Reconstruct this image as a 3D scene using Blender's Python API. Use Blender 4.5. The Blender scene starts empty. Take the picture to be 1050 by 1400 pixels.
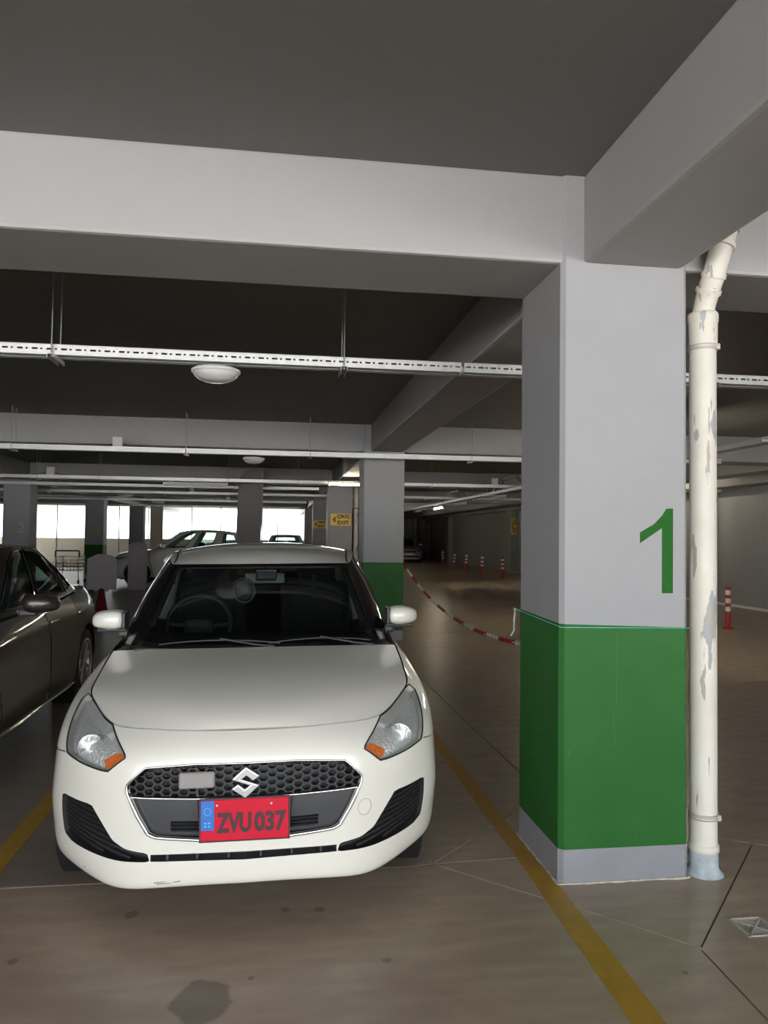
import bpy, bmesh, math, random
import numpy as np

from mathutils import Vector, Matrix
from mathutils.geometry import delaunay_2d_cdt

# ================================================================ camera, sky, exposure
SC = bpy.context.scene
COL = SC.collection
R = math.radians
cam_data = bpy.data.cameras.new('camera'); cam = bpy.data.objects.new('camera', cam_data); COL.objects.link(cam)
FPX = 1040.0
cam_data.sensor_fit = 'VERTICAL'; cam_data.sensor_height = 36.0; cam_data.lens = FPX / 1400 * 36.0
cam_data.clip_start = 0.05; cam_data.clip_end = 400
def look(yaw, pitch, roll):
    f = Vector((math.sin(yaw)*math.cos(pitch), math.cos(yaw)*math.cos(pitch), math.sin(pitch)))
    r = Vector((math.cos(yaw), -math.sin(yaw), 0)); u = r.cross(f)
    rr = r*math.cos(roll) + u*math.sin(roll); uu = -r*math.sin(roll) + u*math.cos(roll)
    return Matrix((rr, uu, -f)).transposed()
cam.matrix_world = Matrix.Translation((0, 0, 1.52)) @ look(R(8.05), R(1.87), R(0.687)).to_4x4()
SC.camera = cam

world = bpy.data.worlds.new('overcast_sky'); SC.world = world; world.use_nodes = True
wn = world.node_tree.nodes; wl = world.node_tree.links
bg = wn['Background']; bg.inputs['Color'].default_value = (0.90, 0.95, 1.0, 1); bg.inputs['Strength'].default_value = 6.0
sun_data = bpy.data.lights.new('sun', 'SUN'); sun_data.energy = 190.0; sun_data.angle = R(1.0); sun_data.color = (1.0, .98, .95)
sun = bpy.data.objects.new('sun', sun_data); COL.objects.link(sun); sun.rotation_euler = (R(-45), R(8), 0)
SC.view_settings.view_transform = 'Standard'; SC.view_settings.look = 'None'
SC.view_settings.exposure = -0.32; SC.view_settings.gamma = 1.0; SC.view_settings.use_curve_mapping = False
SC.cycles.max_bounces = 10; SC.cycles.diffuse_bounces = 6; SC.cycles.transparent_max_bounces = 16
SC.cycles.caustics_reflective = False; SC.cycles.caustics_refractive = False

# ================================================================ materials
MATS = {}
def mat(name, col, rough=0.5, metal=0.0, coat=0.0, var=0.0, scale=8.0, bump=0.0, bscale=60.0, spec=0.5, emit=None, estr=0.0, rvar=0.0, flake=0.0, stretch=(1, 1, 1)):
    """Principled material with noise on colour (var), roughness (rvar) and relief (bump)"""
    if name in MATS: return MATS[name]
    m = bpy.data.materials.new(name); m.use_nodes = True; nt = m.node_tree; N, L = nt.nodes, nt.links
    b = N['Principled BSDF']; col = (*col, 1)
    b.inputs['Base Color'].default_value = col; b.inputs['Roughness'].default_value = rough; b.inputs['Metallic'].default_value = metal
    b.inputs['Coat Weight'].default_value = coat; b.inputs['Coat Roughness'].default_value = 0.04; b.inputs['Specular IOR Level'].default_value = spec
    if emit: b.inputs['Emission Color'].default_value = (*emit, 1); b.inputs['Emission Strength'].default_value = estr
    if var or bump or rvar:
        tc = N.new('ShaderNodeTexCoord'); mp = N.new('ShaderNodeMapping'); mp.inputs['Scale'].default_value = stretch; L.new(tc.outputs['Object'], mp.inputs['Vector'])
    if var or rvar:
        n = N.new('ShaderNodeTexNoise'); n.inputs['Scale'].default_value = scale; n.inputs['Detail'].default_value = 6; n.inputs['Roughness'].default_value = 0.62
        L.new(mp.outputs[0], n.inputs['Vector'])
        if var:
            r = N.new('ShaderNodeMapRange'); r.inputs[1].default_value = 0.2; r.inputs[2].default_value = 0.8; r.inputs[3].default_value = 1 - var; r.inputs[4].default_value = 1 + var
            L.new(n.outputs['Fac'], r.inputs[0]); x = N.new('ShaderNodeMix'); x.data_type = 'RGBA'; x.blend_type = 'MULTIPLY'; x.inputs[0].default_value = 1; x.inputs[6].default_value = col
            L.new(r.outputs[0], x.inputs[7]); L.new(x.outputs[2], b.inputs['Base Color'])
        if rvar:
            r = N.new('ShaderNodeMapRange'); r.inputs[1].default_value = 0.3; r.inputs[2].default_value = 0.7; r.inputs[3].default_value = max(0.02, rough - rvar); r.inputs[4].default_value = rough + rvar
            L.new(n.outputs['Fac'], r.inputs[0]); L.new(r.outputs[0], b.inputs['Roughness'])
    if bump:
        n = N.new('ShaderNodeTexNoise'); n.inputs['Scale'].default_value = bscale; n.inputs['Detail'].default_value = 4; L.new(mp.outputs[0], n.inputs['Vector'])
        bp = N.new('ShaderNodeBump'); bp.inputs['Strength'].default_value = bump; bp.inputs['Distance'].default_value = 0.01
        L.new(n.outputs['Fac'], bp.inputs['Height']); L.new(bp.outputs[0], b.inputs['Normal'])
    MATS[name] = m; return m
def glass(name, tint, ior=1.45, rough=0.0):
    """thin pane: transparent with a tint, Fresnel gloss on top"""
    if name in MATS: return MATS[name]
    m = bpy.data.materials.new(name); m.use_nodes = True; N, L = m.node_tree.nodes, m.node_tree.links
    N.remove(N['Principled BSDF']); o = N['Material Output']
    t = N.new('ShaderNodeBsdfTransparent'); t.inputs[0].default_value = (*tint, 1); g = N.new('ShaderNodeBsdfGlossy'); g.inputs['Roughness'].default_value = rough
    f = N.new('ShaderNodeFresnel'); x = N.new('ShaderNodeMixShader')
    # a thin pane reflects alike from both sides, so the index is inverted for the back face
    ge = N.new('ShaderNodeNewGeometry'); r = N.new('ShaderNodeMapRange'); r.inputs[3].default_value = ior; r.inputs[4].default_value = 1/ior; L.new(ge.outputs['Backfacing'], r.inputs[0]); L.new(r.outputs[0], f.inputs[0])
    L.new(f.outputs[0], x.inputs[0]); L.new(t.outputs[0], x.inputs[1]); L.new(g.outputs[0], x.inputs[2]); L.new(x.outputs[0], o.inputs[0])
    MATS[name] = m; return m

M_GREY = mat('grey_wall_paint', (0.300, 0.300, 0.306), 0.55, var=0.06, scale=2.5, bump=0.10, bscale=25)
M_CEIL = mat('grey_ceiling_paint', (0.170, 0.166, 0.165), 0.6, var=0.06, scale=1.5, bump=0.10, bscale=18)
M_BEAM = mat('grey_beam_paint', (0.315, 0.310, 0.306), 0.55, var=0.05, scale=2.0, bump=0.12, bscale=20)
M_GREEN = mat('green_gloss_paint', (0.026, 0.125, 0.026), 0.48, var=0.12, scale=3.0, bump=0.10, bscale=14, spec=0.15)
M_PLINTH = mat('plinth_paint', (0.27, 0.27, 0.295), 0.5, var=0.10, scale=6.0, bump=0.1, bscale=30)
M_CREAM = mat('cream_parapet', (0.72, 0.62, 0.50), 0.8, var=0.06, scale=3)
M_STEEL = mat('galvanised_steel', (0.62, 0.62, 0.60), 0.42, metal=0.55, var=0.10, scale=20)
M_ROD = mat('threaded_rod_steel', (0.30, 0.29, 0.28), 0.45, metal=0.6)
M_WPLAST = mat('white_plastic', (0.78, 0.77, 0.74), 0.4)
M_BPLAST = mat('black_plastic', (0.022, 0.022, 0.023), 0.42, var=0.1, scale=40)
M_DPLAST = mat('dark_grey_plastic', (0.055, 0.056, 0.06), 0.30, coat=0.3)
M_RUBBER = mat('tyre_rubber', (0.018, 0.018, 0.018), 0.75, bump=0.1, bscale=80)
M_CHROME = mat('chrome', (0.80, 0.80, 0.80), 0.10, metal=1.0)
M_BGLOSS = mat('black_gloss', (0.006, 0.006, 0.007), 0.12, coat=0.6)
M_RED = mat('red_plastic', (0.42, 0.022, 0.020), 0.45, var=0.08)
M_WHITE = mat('white_paint', (0.80, 0.80, 0.78), 0.5, var=0.04)
M_YELLOW = mat('yellow_line_paint', (0.40, 0.225, 0.024), 0.42, var=0.22, scale=9, bump=0.05)
M_SIGN = mat('yellow_sign', (0.92, 0.62, 0.10), 0.5)
M_BLACK = mat('black_print', (0.012, 0.012, 0.012), 0.5)
M_WCAR = mat('pearl_white_car_paint', (0.88, 0.855, 0.765), 0.30, coat=1.0)

# ================================================================ object helpers
def tag(o, label=None, cat=None, group=None, kind=None):
    if label: o['label'] = label
    if cat: o['category'] = cat
    if group: o['group'] = group
    if kind: o['kind'] = kind
    return o
def empty(name, loc=(0, 0, 0), rz=0.0):
    o = bpy.data.objects.new(name, None); COL.objects.link(o); o.location = loc; o.rotation_euler = (0, 0, rz); o.empty_display_size = 0.1
    return o
def link(name, me, m, parent=None, loc=None):
    o = bpy.data.objects.new(name, me); COL.objects.link(o)
    if m is not None and not me.materials: me.materials.append(m)
    if parent is not None: o.parent = parent
    if loc is not None: o.location = loc
    return o
def mesh_obj(name, verts, faces, m, parent=None, normals=None, smooth=False, loc=None):
    me = bpy.data.meshes.new(name); me.from_pydata([tuple(map(float, v)) for v in verts], [], [tuple(int(i) for i in f) for f in faces])
    if smooth or normals is not None:
        me.polygons.foreach_set('use_smooth', [True]*len(me.polygons))
    me.update()
    if normals is not None: me.normals_split_custom_set_from_vertices([tuple(map(float, n)) for n in normals])
    return link(name, me, m, parent, loc)
class MB:
    """collects shapes for ONE mesh"""
    def __init__(s): s.v = []; s.f = []; s.sm = []
    def add(s, v, f, smooth=False):
        k = len(s.v); s.v += [tuple(map(float, p)) for p in v]; s.f += [tuple(i+k for i in q) for q in f]; s.sm += [smooth]*len(f); return s
    def box(s, c, d, bev=0.0, rot=None):
        """centre, full size, chamfer"""
        hx, hy, hz = d[0]/2, d[1]/2, d[2]/2; b = min(bev, hx*.9, hy*.9, hz*.9)
        bm = bmesh.new(); bmesh.ops.create_cube(bm, size=1)
        for v in bm.verts: v.co = Vector((v.co.x*d[0], v.co.y*d[1], v.co.z*d[2]))
        if b > 0: bmesh.ops.bevel(bm, geom=bm.edges[:], offset=b, segments=2 if b > 0.006 else 1, affect='EDGES', profile=0.6)
        if rot is not None: bmesh.ops.rotate(bm, verts=bm.verts, cent=(0, 0, 0), matrix=rot)
        bm.verts.ensure_lookup_table(); bm.verts.index_update()
        s.add([v.co + Vector(c) for v in bm.verts], [[v.index for v in f.verts] for f in bm.faces]); bm.free(); return s
    def bounds(s, x0, x1, y0, y1, z0, z1, bev=0.0): return s.box(((x0+x1)/2, (y0+y1)/2, (z0+z1)/2), (x1-x0, y1-y0, z1-z0), bev)
    def tube(s, pts, r, n=8, closed=False, caps=True):
        pts = [Vector(p) for p in pts]; m = len(pts); rs = r if isinstance(r, (list, tuple)) else [r]*m; vs = []; fs = []
        prev = None
        for i, p in enumerate(pts):
            a = pts[(i-1) % m] if (closed or i > 0) else p; b = pts[(i+1) % m] if (closed or i < m-1) else p
            t = (b - a).normalized()
            if prev is None: ref = Vector((0, 0, 1)) if abs(t.z) < 0.9 else Vector((1, 0, 0)); x = t.cross(ref).normalized()
            else: x = (prev - t*prev.dot(t)).normalized()
            prev = x; y = t.cross(x)
            vs += [p + (x*math.cos(2*math.pi*k/n) + y*math.sin(2*math.pi*k/n))*rs[i] for k in range(n)]
        for i in range(m if closed else m-1):
            for k in range(n):
                a, b = i*n + k, i*n + (k+1) % n; c, d = ((i+1) % m)*n + (k+1) % n, ((i+1) % m)*n + k
                fs.append((a, b, c, d))
        s.add(vs, fs, True)
        if caps and not closed: s.add(vs[:n], [tuple(range(n))[::-1]]); s.add(vs[-n:], [tuple(range(n))])
        return s
    def lathe(s, prof, c=(0, 0, 0), n=32, axis='z', cap=True):
        """prof: (radius, height) pairs"""
        vs = []; fs = []
        for r, h in prof:
            for k in range(n):
                a = 2*math.pi*k/n; p = (r*math.cos(a), r*math.sin(a), h)
                if axis == 'x': p = (p[2], p[0], p[1])
                if axis == 'y': p = (p[0], p[2], p[1])
                vs.append((p[0]+c[0], p[1]+c[1], p[2]+c[2]))
        for i in range(len(prof)-1):
            for k in range(n): fs.append((i*n+k, i*n+(k+1) % n, (i+1)*n+(k+1) % n, (i+1)*n+k) if axis != 'y' else (i*n+k, (i+1)*n+k, (i+1)*n+(k+1) % n, i*n+(k+1) % n))
        return s.add(vs, fs, True)
    def prism(s, poly, f, h0, h1):
        """polygon (a, b) pairs extruded from h0 to h1; f(a, b, h) gives the point"""
        n = len(poly); v = [f(a, b, h0) for a, b in poly] + [f(a, b, h1) for a, b in poly]
        return s.add(v, [tuple(range(n))[::-1], tuple(range(n, 2*n))] + [(i, (i+1) % n, n+(i+1) % n, n+i) for i in range(n)])
    def build(s, name, m, parent=None, loc=None, fix=True):
        me = bpy.data.meshes.new(name); me.from_pydata(s.v, [], s.f); me.polygons.foreach_set('use_smooth', s.sm)
        if fix:
            bm = bmesh.new(); bm.from_mesh(me); bmesh.ops.recalc_face_normals(bm, faces=bm.faces); bm.to_mesh(me); bm.free()
        me.update(); return link(name, me, m, parent, loc)
def text_mesh(s, size, extrude=0.001, sx=1.0, bold=0.0):
    cu = bpy.data.curves.new('text', 'FONT'); cu.body = s; cu.size = size; cu.extrude = extrude; cu.offset = bold; cu.align_x = 'CENTER'; cu.align_y = 'CENTER'; cu.resolution_u = 4
    o = bpy.data.objects.new('text', cu); COL.objects.link(o); dg = bpy.context.evaluated_depsgraph_get(); dg.update()
    me = bpy.data.meshes.new_from_object(o.evaluated_get(dg)); bpy.data.objects.remove(o)
    for v in me.vertices: v.co.x *= sx
    return me
def fit_mesh(me, w, h):
    xs = [v.co.x for v in me.vertices]; ys = [v.co.y for v in me.vertices]; a, b, c, d = min(xs), max(xs), min(ys), max(ys)
    for v in me.vertices: v.co.x = (v.co.x-(a+b)/2)*w/(b-a); v.co.y = (v.co.y-(c+d)/2)*h/(d-c)
    return me
def copy_tree(o, parent=None):
    c = o.copy(); COL.objects.link(c)
    if parent is not None: c.parent = parent
    for ch in o.children: copy_tree(ch, c)
    return c
# ---------------------------------------------------------------- smooth surfaces (numpy only)

def _spline_mat(n):
    """second derivatives of a natural cubic spline through n unit-spaced knots, as a matrix on the values"""
    A = np.eye(n); B = np.zeros((n, n))
    for i in range(1, n - 1):
        A[i, i-1:i+2] = (1, 4, 1); B[i, i-1:i+2] = (6, -12, 6)
    return np.linalg.solve(A, B)
def _basis(t, n):
    t = np.clip(np.asarray(t, float), 0, n - 1); i = np.minimum(t.astype(int), n - 2); f = t - i
    D = _spline_mat(n); I = np.eye(n)
    a, b = (1 - f)[:, None], f[:, None]
    return a*I[i] + b*I[i+1] + ((a**3 - a)*D[i] + (b**3 - b)*D[i+1]) / 6
class Surf:
    """bicubic surface through a grid of points ctrl[row][col]; u runs along a row, v across the rows"""
    def __init__(s, ctrl):
        s.P = np.array(ctrl, float); s.nv, s.nu = s.P.shape[:2]
    def __call__(s, u, v):
        return np.einsum('ki,kj,ijc->kc', _basis(np.atleast_1d(v), s.nv), _basis(np.atleast_1d(u), s.nu), s.P)
    def normal(s, u, v, out=None):
        e = 2e-3; u = np.atleast_1d(np.asarray(u, float)); v = np.atleast_1d(np.asarray(v, float))
        du = s(np.minimum(u+e, s.nu-1), v) - s(np.maximum(u-e, 0), v)
        dv = s(u, np.minimum(v+e, s.nv-1)) - s(u, np.maximum(v-e, 0))
        n = np.cross(du, dv); n /= np.linalg.norm(n, axis=1)[:, None] + 1e-12
        return n
    def inv(s, pts, comps, ur=None, vr=None):
        """(u, v) of the surface points whose two coordinates comps equal pts"""
        pts = np.atleast_2d(np.asarray(pts, float)); ur = ur or (0, s.nu-1); vr = vr or (0, s.nv-1)
        gu, gv = np.meshgrid(np.linspace(*ur, 90), np.linspace(*vr, 60)); gu, gv = gu.ravel(), gv.ravel()
        G = s(gu, gv)[:, comps]
        k = ((pts[:, None, :] - G[None])**2).sum(2).argmin(1); u, v = gu[k].copy(), gv[k].copy()
        for _ in range(12):
            e = 1e-3; c = s(u, v)[:, comps]; a = (s(u+e, v)[:, comps] - c)/e; b = (s(u, v+e)[:, comps] - c)/e
            det = a[:, 0]*b[:, 1] - a[:, 1]*b[:, 0]; det = np.where(abs(det) < 1e-9, 1e-9, det); r = pts - c
            du = (r[:, 0]*b[:, 1] - r[:, 1]*b[:, 0])/det; dv = (a[:, 0]*r[:, 1] - a[:, 1]*r[:, 0])/det
            u = np.clip(u + np.clip(du, -.3, .3), *ur); v = np.clip(v + np.clip(dv, -.3, .3), *vr)
        return np.stack([u, v], 1)
# ---------------------------------------------------------------- the white hatchback's surfaces
def zipc(X, Y, Z): return list(zip(X, Y, Z))
HX = [0, .20, .38, .52, .65, .755, .82, .845, .84, .8475, .845, .84, .78, .50, 0]
REAR = lambda d=0: [.80, 1.35, 2.2, 2.9, 3.25, 3.62-d, 3.78-d, 3.82-d]
HATCH_RING = [
 zipc([0,.19,.36,.48,.58,.67,.73,.75,.74,.74,.74,.74,.70,.45,0], [.07,.08,.11,.18,.28,.42,.55]+REAR(.05), [.172,.170,.158,.147,.158,.168,.19,.25,.18,.18,.18,.25,.25,.28,.28]),
 zipc([0,.20,.38,.512,.636,.750,.815,.825,.805,.805,.805,.81,.75,.48,0], [.022,.032,.062,.125,.235,.37,.52]+REAR(.02), [.185,.182,.168,.155,.165,.178,.205,.27,.20,.20,.20,.27,.27,.30,.30]),
 zipc([0,.20,.38,.52,.652,.772,.836,.85,.836,.838,.838,.838,.77,.50,0], [.012,.022,.052,.112,.212,.345,.50]+REAR(), [.27,.27,.262,.258,.268,.285,.31,.33,.31,.31,.31,.33,.36,.38,.38]),
 zipc([0,.20,.38,.52,.655,.775,.842,.856,.845,.85,.85,.848,.785,.51,0], [.005,.015,.045,.10,.195,.325,.485]+REAR(-.02), [.40,.40,.40,.40,.40,.41,.42,.44,.45,.45,.45,.46,.48,.50,.50]),
 zipc([0,.20,.38,.52,.65,.765,.835,.855,.842,.848,.85,.852,.79,.51,0], [.003,.013,.043,.10,.195,.325,.485]+REAR(), [.53,.53,.53,.53,.53,.54,.55,.57,.60,.60,.61,.62,.62,.64,.64]),
 zipc([0,.20,.38,.52,.65,.758,.825,.850,.838,.845,.846,.850,.78,.50,0], [.018,.028,.06,.12,.215,.35,.51]+REAR(.02), [.64,.64,.64,.638,.64,.65,.665,.70,.73,.73,.74,.75,.76,.78,.78]),
 zipc([0,.20,.38,.535,.648,.745,.80,.822,.81,.82,.82,.82,.74,.48,0], [.05,.06,.102,.185,.315,.475,.64,.86,1.33,2.2,2.9,3.25,3.60,3.74,3.78], [.702,.702,.70,.698,.71,.732,.755,.80,.86,.87,.89,.90,.91,.92,.92]),
 zipc([0,.20,.38,.548,.648,.727,.742,.748,.745,.775,.765,.745,.68,.45,0], [.10,.11,.165,.27,.44,.62,.77,.95,1.30,2.2,2.9,3.25,3.55,3.67,3.70], [.745,.745,.744,.743,.773,.808,.84,.878,.945,.975,1.0,1.015,1.03,1.035,1.035]),
]
# ---------------------------------------------------------------- panels cut out of smooth surfaces
def inside(pts, poly):
    p = np.asarray(poly, float); x, y = pts[:, 0], pts[:, 1]; r = np.zeros(len(pts), bool); j = len(p) - 1
    for i in range(len(p)):
        c = ((p[i, 1] > y) != (p[j, 1] > y)) & (x < (p[j, 0]-p[i, 0])*(y-p[i, 1])/(p[j, 1]-p[i, 1] + 1e-15) + p[i, 0]); r ^= c; j = i
    return r
def dens(poly, step, closed=True):
    out = []; n = len(poly)
    for i in range(n if closed else n-1):
        a, b = np.array(poly[i], float), np.array(poly[(i+1) % n], float); k = max(1, int(math.ceil(np.linalg.norm(b-a)/step)))
        out += [a + (b-a)*t/k for t in range(k)]
    if not closed: out.append(np.array(poly[-1], float))
    return np.array(out)
def smooth_poly(poly, it=2, keep=0.18):
    """round the corners of a closed polygon"""
    p = [np.array(q, float) for q in poly]
    for _ in range(it):
        q = []
        for i in range(len(p)):
            a, b = p[i], p[(i+1) % len(p)]; q += [a + (b-a)*keep, b - (b-a)*keep]
        p = q
    return p
def tess(outer, parts, step):
    """triangulate outer polygon with the part polygons as own regions. -> points, {key: triangles} (None = rest)"""
    polys = [dens(outer, step)] + [dens(p, step) for _, p in parts]; V = []; E = []
    for p in polys:
        k = len(V); V += [tuple(q) for q in p]; E += [(k+i, k+(i+1) % len(p)) for i in range(len(p))]
    o = np.array(outer, float); lo, hi = o.min(0), o.max(0)
    g = np.stack(np.meshgrid(np.arange(lo[0]+step/2, hi[0], step), np.arange(lo[1]+step/2, hi[1], step)), -1).reshape(-1, 2)
    g = g[inside(g, o)]; B = np.array(V)
    keep = np.ones(len(g), bool)
    for i in range(0, len(g), 2000):
        keep[i:i+2000] = (((g[i:i+2000, None] - B[None])**2).sum(2)).min(1) > (step*.45)**2
    V += [tuple(q) for q in g[keep]]
    co, _, fc, *_ = delaunay_2d_cdt([Vector(v) for v in V], E, [], 0, 1e-6)
    P = np.array([tuple(c) for c in co]); T = np.array([f for f in fc if len(f) == 3], int)
    cen = P[T].mean(1); ok = inside(cen, o); own = np.full(len(T), -1)
    for i, (k, p) in enumerate(parts): own[inside(cen, p)] = i
    a, b, c = P[T[:, 0]], P[T[:, 1]], P[T[:, 2]]; ar = (b[:, 0]-a[:, 0])*(c[:, 1]-a[:, 1]) - (b[:, 1]-a[:, 1])*(c[:, 0]-a[:, 0])
    T[ar < 0] = T[ar < 0][:, ::-1]; ok &= abs(ar) > 1e-12
    res = {None: T[ok & (own == -1)]}
    for i, (k, p) in enumerate(parts): res[k] = T[ok & (own == i)]
    return P, res
def panel_geo(S, P, T, off=0.0):
    ids = np.unique(T); mp = {int(a): i for i, a in enumerate(ids)}; uv = P[ids]
    n = S.normal(uv[:, 0], uv[:, 1]); v = S(uv[:, 0], uv[:, 1]) + n*off
    return v, [tuple(mp[int(i)] for i in t) for t in T], n
def rim_geo(S, poly, step, d0, d1):
    """wall along the outline from offset d0 to d1"""
    p = dens(poly, step); n = S.normal(p[:, 0], p[:, 1]); b = S(p[:, 0], p[:, 1]); k = len(p)
    v = np.concatenate([b + n*d0, b + n*d1]); return v, [(i, (i+1) % k, k+(i+1) % k, k+i) for i in range(k)]
class Shell:
    """gathers panel geometry (right half) for one object; side: +1, -1 or 0 = both halves"""
    def __init__(s, fx=None): s.v = []; s.f = []; s.n = []; s.fx = fx
    def add(s, v, f, n=None, side=1):
        v = np.array(v, float)
        if n is None:
            n = np.zeros_like(v)
            for q in f:
                k = np.cross(v[q[1]]-v[q[0]], v[q[2]]-v[q[0]]); n[list(q)] += k
        for sg in ((1, -1) if side == 0 else (side,)):
            k = len(s.v); m = np.array([sg, 1, 1]); s.v += list(v*m); s.n += list(n*m)
            s.f += [tuple(i+k for i in (q if sg > 0 else q[::-1])) for q in f]
        return s
    def build(s, name, m, parent):
        v = np.array(s.v); n = np.array(s.n)
        if s.fx: v = s.fx(v)
        n = n/(np.linalg.norm(n, axis=1)[:, None] + 1e-12)
        return mesh_obj(name, v, s.f, m, parent, normals=n)
# ================================================================ the setting
def nodes_of(m): return m.node_tree.nodes, m.node_tree.links
def floor_material():
    m = bpy.data.materials.new('polished_concrete'); m.use_nodes = True; N, L = nodes_of(m); b = N['Principled BSDF']
    tc = N.new('ShaderNodeTexCoord')
    def noise(scale, detail=6, rough=0.6, stretch=(1, 1, 1), off=(0, 0, 0)):
        mp = N.new('ShaderNodeMapping'); mp.inputs['Scale'].default_value = stretch; mp.inputs['Location'].default_value = off; L.new(tc.outputs['Object'], mp.inputs[0])
        n = N.new('ShaderNodeTexNoise'); n.inputs['Scale'].default_value = scale; n.inputs['Detail'].default_value = detail; n.inputs['Roughness'].default_value = rough; L.new(mp.outputs[0], n.inputs[0]); return n.outputs['Fac']
    def rng(x, a, b_, c, d):
        r = N.new('ShaderNodeMapRange'); L.new(x, r.inputs[0])
        for i, v in enumerate((a, b_, c, d)): r.inputs[i+1].default_value = v
        return r.outputs[0]
    def mixc(f, a, c, mode='MIX'):
        x = N.new('ShaderNodeMix'); x.data_type = 'RGBA'; x.blend_type = mode
        for k, v in ((0, f), (6, a), (7, c)):
            if isinstance(v, (int, float)): x.inputs[k].default_value = v
            elif isinstance(v, tuple): x.inputs[k].default_value = (*v, 1)
            else: L.new(v, x.inputs[k])
        return x.outputs[2]
    def math_(op, a, c=None):
        x = N.new('ShaderNodeMath'); x.operation = op
        for k, v in enumerate((a, c)):
            if v is None: continue
            if isinstance(v, (int, float)): x.inputs[k].default_value = v
            else: L.new(v, x.inputs[k])
        return x.outputs[0]
    big = noise(0.9, 5); fine = noise(7.0, 8, 0.68); sweep = noise(3.0, 4, 0.5, (1.0, 4.0, 1))
    c = mixc(rng(big, .36, .64, 0, 1), (0.34, 0.258, 0.192), (0.41, 0.322, 0.245))
    c = mixc(rng(fine, .15, .85, 0, .8), c, (0.28, 0.212, 0.158))
    c = mixc(rng(sweep, .42, .72, 0, .55), c, (0.46, 0.37, 0.28))
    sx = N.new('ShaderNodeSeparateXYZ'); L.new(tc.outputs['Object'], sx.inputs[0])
    # darker slab tone behind the cross joint in the parking bays
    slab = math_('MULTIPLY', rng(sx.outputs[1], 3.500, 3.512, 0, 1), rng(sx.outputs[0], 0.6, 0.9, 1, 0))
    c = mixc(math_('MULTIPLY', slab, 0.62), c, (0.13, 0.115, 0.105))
    # oil stains
    def blot(x, y, r, wob=0.5, seed=0.0):
        v = N.new('ShaderNodeVectorMath'); v.operation = 'DISTANCE'; L.new(tc.outputs['Object'], v.inputs[0]); v.inputs[1].default_value = (x, y, 0)
        n = noise(5/r*0.12, 5, .6, off=(seed, 0, 0)); d = math_('ADD', v.outputs['Value'], math_('MULTIPLY', math_('SUBTRACT', n, .5), r*wob*2))
        return rng(d, r*.9, r*1.02, 1, 0)
    st = blot(-0.217, 2.585, .115, .55)
    for x, y, r, s in ((0.062, 3.171, .02, 1), (0.200, 3.155, .022, 2), (-0.06, 2.70, .012, 3), (-.9, 2.9, .02, 4), (.42, 2.75, .016, 5), (1.45, 2.55, .012, 6), (-.55, 3.2, .03, 7)):
        st = math_('MAXIMUM', st, math_('MULTIPLY', blot(x, y, r, .8, s), .8))
    c = mixc(math_('MULTIPLY', st, .62), c, (0.075, 0.060, 0.048))
    L.new(c, b.inputs['Base Color'])
    L.new(rng(fine, .1, .9, .22, .44), b.inputs['Roughness']); b.inputs['Specular IOR Level'].default_value = 0.45
    bp = N.new('ShaderNodeBump'); bp.inputs['Strength'].default_value = .05; bp.inputs['Distance'].default_value = .004; L.new(fine, bp.inputs['Height']); L.new(bp.outputs[0], b.inputs['Normal'])
    return m
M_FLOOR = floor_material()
M_JLIGHT = mat('joint_mortar', (0.42, 0.37, 0.30), .8, var=.3, scale=30); M_JDARK = mat('joint_dark', (0.11, 0.09, 0.075), .8, var=.3, scale=30)
FX0, FX1, FY0, FY1 = -16.0, 10.9, -6.2, 54.0
JOINTS = [([(-16, 3.50), (-0.628, 3.490), (0.635, 3.507), (0.750, 3.526)], .010, 'd'), ([(0.760, 3.526), (1.262, 3.551)], .008, 'd'), ([(0.760, 3.535), (1.399, 4.195)], .010, 'l'),
          ([(0.756, 3.516), (1.014, 3.264), (1.319, 2.976), (1.588, 2.700)], .010, 'l'), ([(1.600, 2.700), (2.390, 3.570)], .008, 'd'), ([(2.386, 3.588), (2.260, 3.672)], .008, 'l'),
          ([(2.404, 3.576), (8.0, 0.8)], .010, 'l'), ([(1.590, 2.680), (1.560, 2.0), (1.52, -6.2)], .007, 'd'), ([(1.583, 5.990), (1.598, 4.600)], .010, 'd'), ([(1.583, 6.000), (1.560, 10.8)], .010, 'd'),
          ([(1.60, 6.02), (10.6, 6.1)], .012, 'd'), ([(2.2, 12.0), (10.6, 12.1)], .012, 'd'), ([(-5.6, 12), (1.2, 12.02)], .012, 'd')]
def strip(pts, w):
    p = [Vector(q) for q in pts]; l = []; r = []
    for i, q in enumerate(p):
        a = p[max(i-1, 0)]; b = p[min(i+1, len(p)-1)]; t = (b-a).normalized(); n = Vector((-t.y, t.x))
        l.append(tuple(q + n*w/2)); r.append(tuple(q - n*w/2))
    return r + l[::-1]
DR = [(1.825, 2.888), (1.822, 2.744), (1.966, 2.741), (1.969, 2.885)]
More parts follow.
